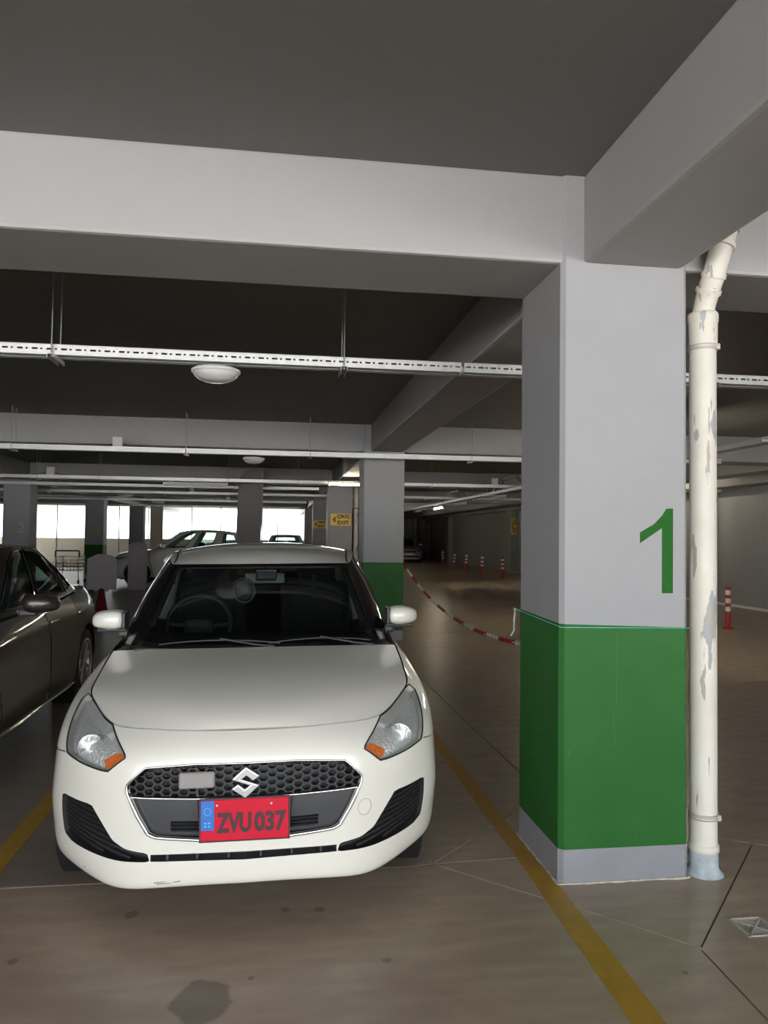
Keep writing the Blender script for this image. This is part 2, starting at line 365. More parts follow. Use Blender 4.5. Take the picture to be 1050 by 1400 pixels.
def floor():
    outer = [(FX0, FY0), (FX1, FY0), (FX1, FY1), (FX0, FY1)]
    parts = [(i, strip(p, w)) for i, (p, w, k) in enumerate(JOINTS)] + [('drain', DR)]
    V = []; E = []
    for p in [outer] + [q for _, q in parts]:
        k = len(V); V += [Vector(q) for q in p]; E += [(k+i, k+(i+1) % len(p)) for i in range(len(p))]
    co, _, fc, *_ = delaunay_2d_cdt(V, E, [], 0, 1e-6); P = np.array([tuple(c) for c in co]); T = [f for f in fc]
    cen = np.array([P[list(f)].mean(0) for f in T]); own = np.full(len(T), -1)
    for i, (_, p) in enumerate(parts): own[inside(cen, p)] = i
    vs = [(x, y, 0) for x, y in P]; fs = [tuple(f) for f, o in zip(T, own) if o < 0]
    n = len(vs); fs2 = []
    # slab edge around the drain and a skirt so the slab has thickness
    for _, p in parts:
        k = len(vs); vs += [(x, y, 0) for x, y in p] + [(x, y, -.006 if _ != 'drain' else -.05) for x, y in p]; m_ = len(p)
        fs2 += [(k+i, k+m_+i, k+m_+(i+1) % m_, k+(i+1) % m_) for i in range(m_)]
    k = len(vs); vs += [(x, y, 0) for x, y in outer] + [(x, y, -.25) for x, y in outer]; fs2 += [(k+i, k+4+i, k+4+(i+1) % 4, k+(i+1) % 4) for i in range(4)] + [(k+7, k+6, k+5, k+4)]
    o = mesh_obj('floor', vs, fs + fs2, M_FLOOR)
    tag(o, 'brown polished concrete garage floor with saw-cut joints', kind='structure')
    for p, w, k in JOINTS:
        q = strip(p, w + .001); n = len(q)//2
        v = [(x, y, -.004) for x, y in q]; f = [(i, i+1, 2*n-2-i, 2*n-1-i) for i in range(n-1)]
        mesh_obj('floor_joint', v, f, M_JLIGHT if k == 'l' else M_JDARK, o)
floor()
def struct(name, mb, m, label=None, parent=None, **k): return tag(mb.build(name, m, parent, **k), label, kind='structure')
struct('ground_outside', MB().bounds(-150, 150, -220, 160, -.40, -.06), mat('pale_outdoor_paving', (.46, .46, .46), .8, var=.1, scale=.5), 'pale paved ground outside the garage')
CZ, BZ = 3.17, 2.77
CY0 = -3.0          # the slab ends behind the camera, where the garage opens to the yard
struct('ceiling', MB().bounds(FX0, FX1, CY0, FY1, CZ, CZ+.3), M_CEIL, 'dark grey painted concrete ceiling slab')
struct('yard_shade_block', MB().bounds(FX0-.2, FX1+.2, CY0, FY1, CZ+.3, 12.0), M_GREY, 'added unseen block above the garage that shades the near yard')  # added unseen block; its shadow keeps the near yard dark
ROWS = [3.253, 11.08, 18.80, 26.50, 34.20]
LINES = [(1.258, 1.868), (-6.32, -5.72), (8.42, 9.02)]
CD = .575
for i, y in enumerate(ROWS):
    struct('cross_beam', MB().bounds(FX0, FX1, y+.012, y+.555, BZ, CZ+.01, .018), M_BEAM, 'grey cross beam spanning the parking bays')
for (x0, x1), nm in zip(LINES, ('line of the numbered column', 'column line left of the bays', 'column line beside the right wall')):
    ys = [CY0] + [v for y in ROWS for v in (y+.03, y+.54)] + [FY1]
    b = MB()
    for a, c in zip(ys[0::2], ys[1::2]): b.bounds(x0+.105, x1-.03, a, c, BZ+.004, CZ+.01, .022)
    struct('long_beam', b, M_BEAM, 'grey long beam running in depth over the ' + nm)
# walls
struct('wall_right', MB().bounds(10.6, 10.9, FY0, FY1, 0, CZ+.01), M_GREY, 'grey side wall of the garage beyond the bollards')
for y in (17.2, 32.6, 45.0): struct('trim_1', MB().bounds(10.30, 10.62, y, y+.55, 0, BZ, .01), M_GREY, 'grey pilaster standing out from the side wall')
struct('trim_2', MB().bounds(10.1, 10.62, FY0, FY1, BZ-.02, CZ+.01, .015), M_BEAM, 'grey edge beam along the top of the side wall')
struct('wall_back', MB().bounds(1.86, 10.7, 52.0, 52.3, 0, CZ+.01), mat('dark_grey_wall', (.16, .16, .17), .6, var=.1, scale=1.2), 'dark grey far end wall behind the parked saloon')
for k, x in enumerate((2.8, 4.5, 6.2, 7.9, 9.4)): struct('trim_3', MB().bounds(x, x+.35, 51.6, 52.01, 0, BZ, .01), M_GREY, 'grey pilaster on the far end wall')
struct('wall_inner', MB().bounds(1.88, 2.08, 36.2, 52.0, 0, CZ+.01), M_GREY, 'grey partition wall between the window end and the deep end')
# window end wall
WY = 36.0
struct('boundary_wall', MB().bounds(-30, 1.8, 41.5, 41.75, -.06, 1.27, .01), M_CREAM, 'sunlit cream boundary wall outside the window openings')
struct('wall_lintel', MB().bounds(FX0, 1.90, WY, WY+.25, 2.80, CZ+.01), M_GREY, 'grey lintel above the bright window openings')
struct('trim_4', MB().bounds(-5.72, -5.20, WY-.02, WY+.22, 0, 2.80, .01), M_CREAM, 'cream pier between two window openings')
struct('trim_5', MB().bounds(1.40, 1.90, WY-.02, WY+.22, 0, 2.80, .01), M_GREY, 'grey pier at the end of the window wall')
M_PANE = glass('clear_window_glass', (.96, .98, .97)); M_WFRAME = mat('white_window_frame', (.75, .76, .76), .4)
for k, (x0, x1, nb) in enumerate(((-16, -11.2, 4), (-11.1, -8.5, 2), (-8.4, -5.8, 2), (-5.18, 1.38, 5))):
    w = empty('window_%d' % (k+1), ((x0+x1)/2, WY+.1, 0)); tag(w, 'wide bright opening with thin white frame and clear panes', kind='structure'); cx = (x0+x1)/2
    f = MB()
    for z in (0.0, 2.77): f.bounds(x0-cx, x1-cx, -.03, .03, z, z+.03)
    for i in range(nb+1): x = x0 + (x1-x0)*i/nb; f.bounds(x-cx-.02, x-cx+.02, -.029, .029, .03, 2.77)
    f.build('window_frame', M_WFRAME, w)
    for i in range(nb):
        a, c = x0+(x1-x0)*i/nb+.02-cx, x0+(x1-x0)*(i+1)/nb-.02-cx
        MB().bounds(a, c, -.004, .004, .03, 2.77).build('pane', M_PANE, w)
# solid left side; added walls narrow the entrance behind the camera to cut daylight
struct('wall_left', MB().bounds(FX0-.2, FX0, CY0, WY+.2, -.1, CZ+.3), M_GREY, 'grey solid side wall far left of the bays')
struct('added_wall_left', MB().bounds(FX0, -8.0, CY0, CY0+.2, -.1, CZ+.01), M_GREY, 'added grey wall narrowing the entrance from the left')
struct('added_wall_right', MB().bounds(6.8, FX1, CY0, CY0+.2, -.1, CZ+.01), M_GREY, 'added grey wall narrowing the entrance from the right')

# ---------------------------------------------------------------- columns
def column(x0, x1, y0, label, gz=1.145, pz=.15, tilt=(0, 0, 0, 0), green=True, group=None, bev=.012):
    c = empty('column', ((x0+x1)/2, y0+CD/2, 0)); tag(c, label, 'column', group); hx, hy = (x1-x0)/2, CD/2
    ch = bev; ring = [(-hx+ch, -hy), (hx-ch, -hy), (hx, -hy+ch), (hx, hy-ch), (hx-ch, hy), (-hx+ch, hy), (-hx, hy-ch), (-hx, -hy+ch)]
    def zt(x, y, base):
        fl, fr, bl, br = tilt; a = (x+hx)/(2*hx); b = (y+hy)/(2*hy); return base + (fl*(1-a)+fr*a)*(1-b) + (bl*(1-a)+br*a)*b
    def seg(name, lo, hi, m, g=1.0):
        n = 8; v = [(x*g, y*g, lo(x, y)) for x, y in ring] + [(x*g, y*g, hi(x, y)) for x, y in ring]
        return mesh_obj(name, v, [(i, (i+1) % n, n+(i+1) % n, n+i) for i in range(n)] + [tuple(range(n))[::-1], tuple(range(n, 2*n))], m, c)
    if green:
        seg('plinth', lambda x, y: 0, lambda x, y: pz, M_PLINTH, 1.006); seg('green_band', lambda x, y: pz, lambda x, y: zt(x, y, gz), M_GREEN, 1.002)
        seg('shaft', lambda x, y: zt(x, y, gz), lambda x, y: CZ, M_GREY)
    else: seg('shaft', lambda x, y: 0, lambda x, y: CZ, M_GREY)
    return c
col1 = column(*LINES[0], ROWS[0], 'thick grey column with green base band and painted number one', 1.142, .15, (0, -.019, .014, 0), bev=.02)
ONE = [(1.761, 1.664), (1.793, 1.665), (1.792, 1.279), (1.739, 1.279), (1.739, 1.575), (1.633, 1.505), (1.633, 1.554), (1.70, 1.592), (1.738, 1.630)]
MB().prism([(x-1.563, z) for x, z in ONE], lambda a, b, h: (a, -CD/2+h, b), .0008, -.0012).build('number', mat('green_number_paint', (.020, .115, .018), .6, var=.06, spec=.1), col1)
for x, z0, z1, dx in ((-.042, .78, 1.10, .004), (-.05, .60, .75, -.003), (-.27, .55, .585, .012), (.29, .30, .33, .012), (.285, .34, .35, .006), (.05, .185, .188, .004)):
    MB().tube([(x, -CD/2-.0014, z0), (x+dx, -CD/2-.0014, z1)], .0008, 4).build('scratch', mat('pale_scratch', (.10, .24, .10), .7), col1)
for y, z, L_ in ((-.05, .62, .05), (.04, .48, .04), (-.12, .45, .06), (.12, .70, .05), (0.0, .34, .04)):
    MB().tube([(-.3065, y, z), (-.3065, y+L_, z-.02)], .0012, 4).build('scratch', MATS['pale_scratch'], col1)
sl = MB(); hx_, hy_ = .610/2+.003, CD/2+.003
for a_, b_ in (((-hx_, -hy_), (hx_, -hy_)), ((hx_, -hy_), (hx_, hy_)), ((hx_, hy_), (-hx_, hy_)), ((-hx_, hy_), (-hx_, -hy_))):
    n_ = 24; rr_ = random.Random(5); sl.tube([(a_[0]+(b_[0]-a_[0])*k/n_ + rr_.uniform(-.003, .003), a_[1]+(b_[1]-a_[1])*k/n_ + rr_.uniform(-.003, .003), .001) for k in range(n_+1)], [rr_.uniform(.004, .009) for k in range(n_+1)], 5)
sl.build('base_seal', mat('pale_mortar', (.50, .45, .38), .9, var=.3, scale=40), col1)
column(*LINES[0], ROWS[1], 'grey column with dark green base next to the far chain end')
col3 = column(*LINES[0], ROWS[2], 'grey column carrying the large yellow exit sign')
col4 = column(*LINES[0], ROWS[3], 'grey column carrying the small distant exit sign', green=False)
column(*LINES[0], ROWS[4], 'last grey column of the numbered line, next to the window wall', green=False)
for y, t in zip(ROWS[2:], ('grey window-side column standing behind the dark saloon', 'grey window-side column behind the shopping trolley', 'grey window-side column behind the white crossover bonnet')):
    cc = column(*LINES[1], y, t, green=True)
    if y < 30:
        me = text_mesh('2', .34, .001); n = link('number', me, mat('faded_number_paint', (.40, .43, .41), .5), cc, (0.12, -CD/2-.002, 1.62)); n.rotation_euler = (R(90), 0, 0)
column(*LINES[2], ROWS[2], 'grey column hidden beyond the numbered column', green=True)
# ================================================================ cars
M_GLASSF = glass('windscreen_glass', (.42, .46, .45)); M_LENS = glass('headlamp_lens', (.93, .94, .94), 1.5)
M_REFL = mat('headlamp_reflector', (.97, .97, .95), .24, metal=.55, bump=1.0, bscale=75)
M_AMBER = mat('amber_lens', (.72, .17, .03), .2, bump=.6, bscale=70, coat=.5)
M_TRIM = mat('interior_trim', (.045, .045, .047), .75); M_SEAT = mat('seat_fabric', (.030, .030, .032), .9, bump=.2, bscale=200); M_LTRIM = mat('pale_pillar_trim', (.34, .36, .35), .7)
M_RIM = mat('alloy_wheel', (.55, .55, .56), .3, metal=.8); M_GAP = mat('panel_gap', (.008, .008, .008), .8)

def arch_poly(S, y, z, r, ur, top=None):
    a = np.radians(np.linspace(-30, 210, 41)); pts = np.stack([y - r*np.cos(a), z + r*np.sin(a)], 1); zmin = .24
    pts = pts[pts[:, 1] > zmin]; uv = S.inv(pts, [1, 2], ur, (0, S.nv-1)); uv = uv[np.r_[True, (np.abs(np.diff(uv, axis=0)).sum(1) > 1e-4)]]
    return [tuple(q) for q in uv] + [(uv[-1][0], 0.0), (uv[0][0], 0.0)]
def uvstrip(pts, w): return strip(pts, w)
def car_wheel(parent, x, y, r, w=.19, spokes=10, side=1, name='wheel', rimr=.70, mrim=None):
    """tyre with a spoked rim, hub and brake disc as its sub-parts; side = outward direction along x"""
    s = side; t = MB().lathe([(r*.62, -w*.42), (r*.80, -w*.5), (r*.95, -w*.46), (r, -w*.30), (r, w*.30), (r*.95, w*.46), (r*.80, w*.5), (r*.62, w*.42)], n=40, axis='x').build(name, M_RUBBER, parent, (x, y, r)); rr = r*rimr
    rim = MB().lathe([(rr*.88, -w*.4), (rr*.90, s*w*.30), (rr*.98, s*w*.46), (rr*1.0, s*w*.50), (rr*.92, s*w*.49), (rr*.88, s*w*.34), (rr*.86, -w*.4)], n=40, axis='x'); rim.build('rim', mrim or M_RIM, t)
    for k in range(spokes):
        a = 2*math.pi*k/spokes; m = MB().box((s*w*.36, 0, rr*.52), (w*.14, rr*.15, rr*.80), .006)
        c, q = math.cos(a), math.sin(a); m.v = [(px, py*c - pz*q, py*q + pz*c) for px, py, pz in m.v]; m.build('spoke', mrim or M_RIM, t)
    MB().lathe([(0, s*w*.46), (rr*.14, s*w*.46), (rr*.18, s*w*.42), (rr*.18, s*w*.2), (0, s*w*.2)], n=20, axis='x').build('hub_cap', mrim or M_RIM, t)
    MB().lathe([(0, s*w*.06), (rr*.70, s*w*.06), (rr*.70, -s*w*.02), (0, -s*w*.02)], n=28, axis='x').build('brake_disc', mat('brake_disc', (.12, .11, .11), .5, metal=.6), t)
    return t
def hood_surf(S, ulist, cen, py=2.2, pz=2.6):
    A = [0, .2, .4, .6, .8, 1.0]; nv = S.nv - 1; rows = []
    for i, (us, (yc, zc)) in enumerate(zip(ulist, cen)):
        P = S([us], [nv])[0]
        if i == 0: rows.append([tuple(S([ulist[0]*a], [nv])[0]) for a in A])
        else: rows.append([(P[0]*a, yc + (P[1]-yc)*a**py, zc + (P[2]-zc)*a**pz) for a in A])
    return Surf(rows)
def roof_surf(G, us, cen, ub, ue, p=2.4):
    """ub: number of front columns, ue: last column of the side"""
    A = [0, .25, .5, .75, 1.0]; top = G.nv - 1; rows = []
    for i, (u, (yc, zc)) in enumerate(zip(us, cen)):
        P = G([u], [top])[0]
        if i == 0: rows.append([tuple(G([u*a], [top])[0]) for a in A])
        elif i == len(us)-1: rows.append([tuple(G([G.nu-1 - (G.nu-1-u)*a], [top])[0]) for a in A])
        else: rows.append([(P[0]*a, yc + (P[1]-yc)*a**2, zc + (P[2]-zc)*a**p) for a in A])
    return Surf(rows)
FULL = lambda S, m=0.0: [(0, m), (S.nu-1-(m if m else 0), m), (S.nu-1-(m if m else 0), S.nv-1-m), (0, S.nv-1-m)]

def mirror_shell(c, hs, sd, nu=24, nv=16):
    v = []; f = []; pw = lambda t, e: math.copysign(abs(t)**e, t)
    for j in range(nv+1):
        for i in range(nu):
            th = math.pi*j/nv; ph = 2*math.pi*i/nu
            x, y, z = pw(math.cos(th), .55), pw(math.sin(th), .62)*pw(math.cos(ph), .75), pw(math.sin(th), .62)*pw(math.sin(ph), .75)
            tap = 1.0 - .22*max(0, x); z = z*tap - (.10*x*x if x > 0 else 0); y = y*tap + .25*max(x, 0)
            v.append(((c[0]+x*hs[0])*sd, c[1]+y*hs[1], c[2]+z*hs[2]))
    for j in range(nv):
        for i in range(nu): q = (j*nu+i, (j+1)*nu+i, (j+1)*nu+(i+1) % nu, j*nu+(i+1) % nu); f.append(q if sd > 0 else q[::-1])
    return v, f
def hatchback():
    LEAN = .015
    def fx(v): v = np.array(v, float); v[:, 2] += LEAN*v[:, 0]; return v
    def fxo(o):
        for q in o.data.vertices: q.co.z += LEAN*q.co.x
        return o
    car = empty('hatchback_car', (-.10, 3.0, 0), -.010)
    tag(car, 'white hatchback with red number plate parked beside the numbered column', 'car')
    S = Surf(HATCH_RING)
    HEAD = [(5.56, 6.446), (5.2, 6.86), (4.717, 7.0), (4.089, 7.0), (3.06, 7.0), (2.612, 5.328), (2.60, 5.178), (3.134, 4.595), (3.347, 4.602), (4.793, 4.799), (4.921, 5.017), (5.285, 5.742), (5.476, 6.182)]
    FOG = smooth_poly([(4.819, 3.483), (3.634, 3.491), (3.385, 3.172), (2.932, 2.581), (2.532, 2.384), (1.935, 2.295), (1.875, 2.048), (2.758, 2.034), (4.332, 2.087), (4.661, 2.247), (4.762, 2.931)], 1, .12)
    GR_R = [(.971, 4.99), (2.025, 4.825), (2.509, 4.226), (2.511, 4.044), (2.211, 3.363), (1.924, 2.836), (1.755, 2.754), (.84, 2.669)]
    GRILLE = [(0.0, 4.99)] + GR_R + [(0.0, 2.66)]
    DIV = [(0, 3.852), (.844, 3.848), (1.482, 3.861), (2.40, 3.859)]
    TAIL = [(11.5, 6.0), (12.0, 5.5), (12.8, 5.5), (12.8, 6.6), (11.8, 6.8)]
    INTAKE = [(0.0, 2.285), (1.86, 2.262), (1.86, 2.06), (0.0, 2.03)]
    A1 = arch_poly(S, .80, .315, .345, (5.2, 8.4)); A2 = arch_poly(S, 3.25, .315, .345, (9.4, 12.4))
    SE = [uvstrip(p, w) for p, w in (([(4.93, 4.78), (5.5, 4.62), (6.0, 4.55)], .035), ([(7.62, 6.98), (7.60, 5.0), (7.75, 3.0), (7.8, .9)], .022), ([(9.02, 6.98), (9.0, 4.5), (9.0, .9)], .022), ([(7.8, .9), (8.5, .85), (9.0, .9)], .03))]
    parts = [('head', HEAD), ('fog', FOG), ('grille', GRILLE), ('intake', INTAKE), ('a1', A1), ('a2', A2), ('tail', TAIL)] + [(('s', i), p) for i, p in enumerate(SE)]
    P, T = tess(FULL(S), parts, .13)
    b = Shell(fx); b.add(*panel_geo(S, P, T[None]), side=0)
    for poly, d in ((GRILLE[1:-1], -.02), (A1, -.03), (A2, -.03), (HEAD, -.02)):
        q = rim_geo(S, poly, .1, 0, d); b.add(q[0], q[1], side=0)
    body = b.build('body', M_WCAR, car)
    for i in range(len(SE)):
        for sd in (1, -1): Shell(fx).add(*panel_geo(S, P, T[('s', i)], -.004), side=sd).build('panel_seam', M_GAP, body)
    # bonnet
    H = hood_surf(S, [3.0, 3.7, 4.4, 5.1, 6.0, 6.9, 7.65], [(.10, .745), (.135, .777), (.22, .815), (.36, .852), (.55, .887), (.78, .918), (1.00, .943)])
    m = .055; mf = .20; P2, T2 = tess([(0, mf), (H.nu-1-m, mf), (H.nu-1-m, H.nv-1), (0, H.nv-1)], [], .16)
    h = Shell(fx).add(*panel_geo(H, P2, T2[None]), side=0); ed = [(0, mf), (H.nu-1-m, mf), (H.nu-1-m, H.nv-1)]
    q = dens(ed, .1, False); nn = H.normal(q[:, 0], q[:, 1]); bb = H(q[:, 0], q[:, 1]); k = len(q)
    h.add(np.concatenate([bb, bb - nn*.014]), [(i, k+i, k+i+1, i+1) for i in range(k-1)], side=0)
    hood = h.build('bonnet', M_WCAR, car)
    P3, T3 = tess(FULL(H), [], .3); Shell(fx).add(*panel_geo(H, P3, T3[None], -.014), side=0).build('bonnet_gap', M_GAP, hood)
    # greenhouse
    g0 = [(0, 1.00, .935), (.3, 1.02, .937), (.55, 1.08, .942), (.675, 1.17, .948), (.735, 1.35, .955), (.762, 1.8, .968), (.772, 2.3, .98), (.760, 2.9, 1.0), (.735, 3.25, 1.015), (.64, 3.5, 1.03), (.35, 3.64, 1.035), (0, 3.68, 1.035)]
    g2 = [(0, 1.62, 1.350), (.25, 1.635, 1.350), (.45, 1.675, 1.349), (.535, 1.74, 1.350), (.565, 1.87, 1.375), (.588, 2.1, 1.405), (.590, 2.4, 1.415), (.575, 2.8, 1.405), (.545, 3.15, 1.38), (.46, 3.30, 1.37), (.24, 3.38, 1.37), (0, 3.40, 1.37)]
    bow = [.010, .010, .012, .016, .02, .022, .022, .022, .02, .015, .01, .01]
    def midrow(t): 
        r = []
        for i, (a, c) in enumerate(zip(g0, g2)):
            a, c = np.array(a), np.array(c); q = a + (c-a)*t; out = np.array([a[0], 0, 0]) if 3 < i < 9 else np.array([a[0]*.3, -1 if i < 6 else 1, 0]); out = out/np.linalg.norm(out); q = q + out*bow[i]*4*t*(1-t); r.append(tuple(q))
        return r
    G = Surf([g0, midrow(.33), midrow(.67), g2])
    WS = smooth_poly([(0, .14), (1.9, .17), (2.48, .26), (2.57, .42), (2.62, 2.55), (2.5, 2.86), (0, 2.90)][0:7], 0) 
    WS = [(0, .14), (1.9, .16), (2.36, .20), (2.54, .30), (2.60, .48), (2.62, 2.50), (2.58, 2.72), (2.42, 2.84), (2.0, 2.87), (0, 2.89)]
    W1 = [(3.75, .25), (5.88, .18), (5.88, 2.80), (4.35, 2.72), (4.0, 2.3)]; W2 = [(6.12, .18), (7.55, .22), (7.75, 2.1), (7.4, 2.72), (6.12, 2.82)]
    BK = [(9.6, .35), (11, .32), (11, 2.6), (9.8, 2.5)]; CP = [(7.95, 0.0), (9.3, 0.0), (9.3, 3.0), (7.8, 3.0), (8.0, 2.0)]
    P4, T4 = tess(FULL(G), [('ws', WS), ('w1', W1), ('w2', W2), ('bk', BK), ('cp', CP)], .14)
    cab = Shell(fx).add(*panel_geo(G, P4, T4[None]), side=0); cab.build('window_surround', M_BGLOSS, car)
    for sd in (1, -1): Shell(fx).add(*panel_geo(G, P4, T4['cp']), side=sd).build('rear_pillar', M_WCAR, car)
    Shell(fx).add(*panel_geo(G, P4, T4['ws']), side=0).build('windscreen', M_GLASSF, car)
    Shell(fx).add(*panel_geo(G, P4, T4['bk']), side=0).build('rear_window', M_GLASSF, car)
    for sd in (1, -1):
        Shell(fx).add(*panel_geo(G, P4, T4['w1']), side=sd).build('front_side_window', M_GLASSF, car); Shell(fx).add(*panel_geo(G, P4, T4['w2']), side=sd).build('rear_side_window', M_GLASSF, car)
    ROOF = roof_surf(G, [3, 4, 5, 6, 7, 8.3], [(1.62, 1.35), (1.84, 1.418), (2.15, 1.458), (2.5, 1.47), (2.95, 1.45), (3.40, 1.37)], 3, 8)
    P5, T5 = tess(FULL(ROOF), [], .2); rf = Shell(fx).add(*panel_geo(ROOF, P5, T5[None]), side=0).build('roof', M_WCAR, car)
    # roof drip channels
    for sd in (1, -1):
        q = np.array([(4*.93, v) for v in np.linspace(.15, 4.8, 24)]); pts = ROOF(q[:, 0], q[:, 1]) * [sd, 1, 1]
        fxo(MB().tube([tuple(p) for p in pts], .007, 6).build('roof_channel', M_BPLAST, rf))
    # cowl
    cw = []; cf = []
    ha = np.linspace(0, H.nu-1, 20); hp = H(ha, np.full(20, H.nv-1.0)); gp = G(np.linspace(0, 3.1, 20), np.zeros(20))
    cw = np.concatenate([hp - [0, 0.02, .012], gp + [0, .03, .0]]); Shell(fx).add(cw, [(i, i+1, 21+i, 20+i) for i in range(19)], side=0).build('cowl', M_BPLAST, car)
    for x0, x1, dz in ((-.50, .12, 0), (.06, .60, 0)):
        pts = [(x0+(x1-x0)*t, 1.03 + .10*abs(x0+(x1-x0)*t)**1.6 + .018*math.sin(t*math.pi)*0, .952 + .020*t*(1-t)*4 + .006) for t in np.linspace(0, 1, 9)]
        wp = MB().tube(pts, .005, 6); wp.tube([(pts[4][0], pts[4][1], pts[4][2]+.008), (pts[4][0]+.18, 1.02, .955), (pts[4][0]+.28, 1.0, .945)], .007, 6); fxo(wp.build('wiper', M_BPLAST, car))
    # mirrors
    for sd in (1, -1):
        v, f = mirror_shell((.812, 1.345, 1.062), (.088, .075, .053), sd)
        mr = fxo(mesh_obj('door_mirror', v, f, M_WCAR, car, smooth=True))
        k = MB().box((sd*.728, 1.352, 1.060), (.022, .125, .095), .012); k.box((sd*.79, 1.358, 1.006), (.155, .10, .020), .009); k.box((sd*.725, 1.37, .985), (.085, .06, .05), .015)
        fxo(k.build('mirror_housing', M_BPLAST, mr)); fxo(MB().box((sd*.80, 1.425, 1.06), (.15, .006, .075), .003).build('mirror_glass', M_CHROME, mr))
    # headlamps
    for sd in (1, -1):
        ln = Shell(fx).add(*panel_geo(S, P, T['head'], .002), side=sd).build('headlamp', M_LENS, car); tag(ln, 'clear headlamp with amber indicator corner')
        AMB = [(2.66, 5.2), (2.84, 5.52), (3.10, 5.34), (3.42, 4.98), (3.34, 4.68), (3.14, 4.66)]
        BEZ = [(4.6, 6.97), (4.0, 6.97), (3.1, 6.97), (3.02, 6.75), (3.35, 6.3), (4.0, 6.45), (4.9, 6.5), (5.25, 6.6)]
        Pa, Ta = tess(HEAD, [('amb', AMB), ('bez', BEZ)], .10)
        Shell(fx).add(*panel_geo(S, Pa, Ta[None], -.032), side=sd).build('reflector', M_REFL, ln)
        Shell(fx).add(*panel_geo(S, Pa, Ta['amb'], -.022), side=sd).build('indicator', M_AMBER, ln)
        Shell(fx).add(*panel_geo(S, Pa, Ta['bez'], -.014), side=sd).build('bezel', mat('grey_bezel', (.55, .55, .53), .3, metal=.1), ln)
        q = rim_geo(S, BEZ, .1, -.014, -.034); Shell(fx).add(q[0], q[1], side=sd).build('bezel_edge', MATS['grey_bezel'], ln); q = rim_geo(S, AMB, .1, -.022, -.034); Shell(fx).add(q[0], q[1], side=sd).build('indicator_edge', M_AMBER, ln)
        q = rim_geo(S, HEAD, .1, .001, -.034); Shell(fx).add(q[0], q[1], side=sd).build('lamp_housing', MATS['grey_bezel'], ln)
        for (u, v, r) in ((4.05, 5.55, .055),):
            p = S([u], [v])[0] + S.normal([u], [v])[0]*-.040; m_ = MB().lathe([(r, 0), (r*.96, .004), (r*.7, .022), (r*.35, .032), (r*.12, .034), (r*.10, .012), (0, .010)], n=24, axis='y'); 
            mm = [(a*1.0, bq, cq) for a, bq, cq in m_.v]; m_.v = [((p[0])*sd + a, p[1] + bq - .012, p[2] + cq + LEAN*p[0]*sd) for a, bq, cq in mm]; m_.build('reflector_bowl', mat('bright_reflector', (.9, .9, .9), .12, metal=1.0), ln)
        # outline gasket
        p = dens(HEAD, .12); pts = (S(p[:, 0], p[:, 1]) + S.normal(p[:, 0], p[:, 1])*.0005) * [sd, 1, 1]; fxo(MB().tube([tuple(x) for x in pts], .0035, 5, closed=True).build('gasket', M_BPLAST, ln))
    # fog pockets with slats
    for sd in (1, -1):
        q = rim_geo(S, FOG, .1, 0, -.05); fg = Shell(fx).add(*panel_geo(S, P, T['fog'], -.05), side=sd).add(q[0], q[1], side=sd).build('bumper_vent', M_BPLAST, car); fp = np.array(FOG)
        for k in range(9):
            us = np.linspace(1.9, 4.9, 400); vs = 2.22 + k*.145 + (us - 4.2)*(.20 - .012*k); ok = inside(np.stack([us, vs], 1), fp)
            if ok.sum() < 5: continue
            us, vs = us[ok], vs[ok]; ii = np.linspace(0, len(us)-1, 24).astype(int); us, vs = us[ii], vs[ii]; n = S.normal(us, vs); s0 = S(us, vs); s1 = S(us, vs+.07); c = len(us)
            v = np.concatenate([s0 - n*.016, s0 - n*.046, s1 - n*.046, s1 - n*.028]); f = []
            for a, bb_ in ((0, 1), (1, 2), (2, 3), (3, 0)): f += [(a*c+i, a*c+i+1, bb_*c+i+1, bb_*c+i) for i in range(c-1)]
            Shell(fx).add(v, f, side=sd).build('slat', M_BPLAST, fg)
    ik = Shell(fx).add(*panel_geo(S, P, T['intake'], -.06), side=0).build('lower_intake', M_BPLAST, car)
    q = rim_geo(S, INTAKE[1:3] and [(0.0, 2.285), (1.86, 2.262), (1.86, 2.06), (0.0, 2.03)], .1, 0, -.06)
    Shell(fx).add(q[0], q[1], side=0).build('intake_edge', M_DPLAST, ik)
    for u in (-1.5, -.9, -.3, .3, .9, 1.5):
        s0 = S([abs(u)]*2, [2.06, 2.26])*[math.copysign(1, u), 1, 1]; v = [s0[0]+[-.004, .012, 0], s0[0]+[.004, .012, 0], s0[1]+[.004, .012, 0], s0[1]+[-.004, .012, 0]]; v += [q+np.array([0, .04, 0]) for q in v]
        mesh_obj('rib', fx(np.array(v)), [(0, 1, 2, 3), (7, 6, 5, 4), (0, 4, 5, 1), (1, 5, 6, 2), (2, 6, 7, 3), (3, 7, 4, 0)], M_DPLAST, ik)
    # grille
    gr = Shell(fx).add(*panel_geo(S, P, T['grille'], -.055), side=0).build('grille', M_BPLAST, car)
    q = rim_geo(S, GRILLE[1:-1], .1, -.02, -.055); [Shell(fx).add(q[0], q[1], side=sd).build('grille_edge', M_BPLAST, gr) for sd in (1, -1)]
    ring = [S([u], [v])[0] for u, v in dens(GR_R + [(0, 2.66)], .1, False)]; ring = [S([u], [v])[0] for u, v in dens([(0, 4.99)] + GR_R + [(0, 2.66)], .12, False)]
    loop = [tuple(p + np.array([0, -.002, 0])) for p in ring] + [(-p[0], p[1]-.002, p[2]) for p in ring[-2:0:-1]]
    fxo(MB().tube(loop, [.0035 + .0040*max(0, min(1, (.60-p[2])/.12)) for p in loop], 8, closed=True).build('chrome_surround', M_CHROME, gr))
    dv = [S([u], [v])[0] for u, v in dens(DIV, .12, False)]; dl = [(-p[0], p[1]+.004, p[2]) for p in dv[::-1]] + [(p[0], p[1]+.004, p[2]) for p in dv[1:]]
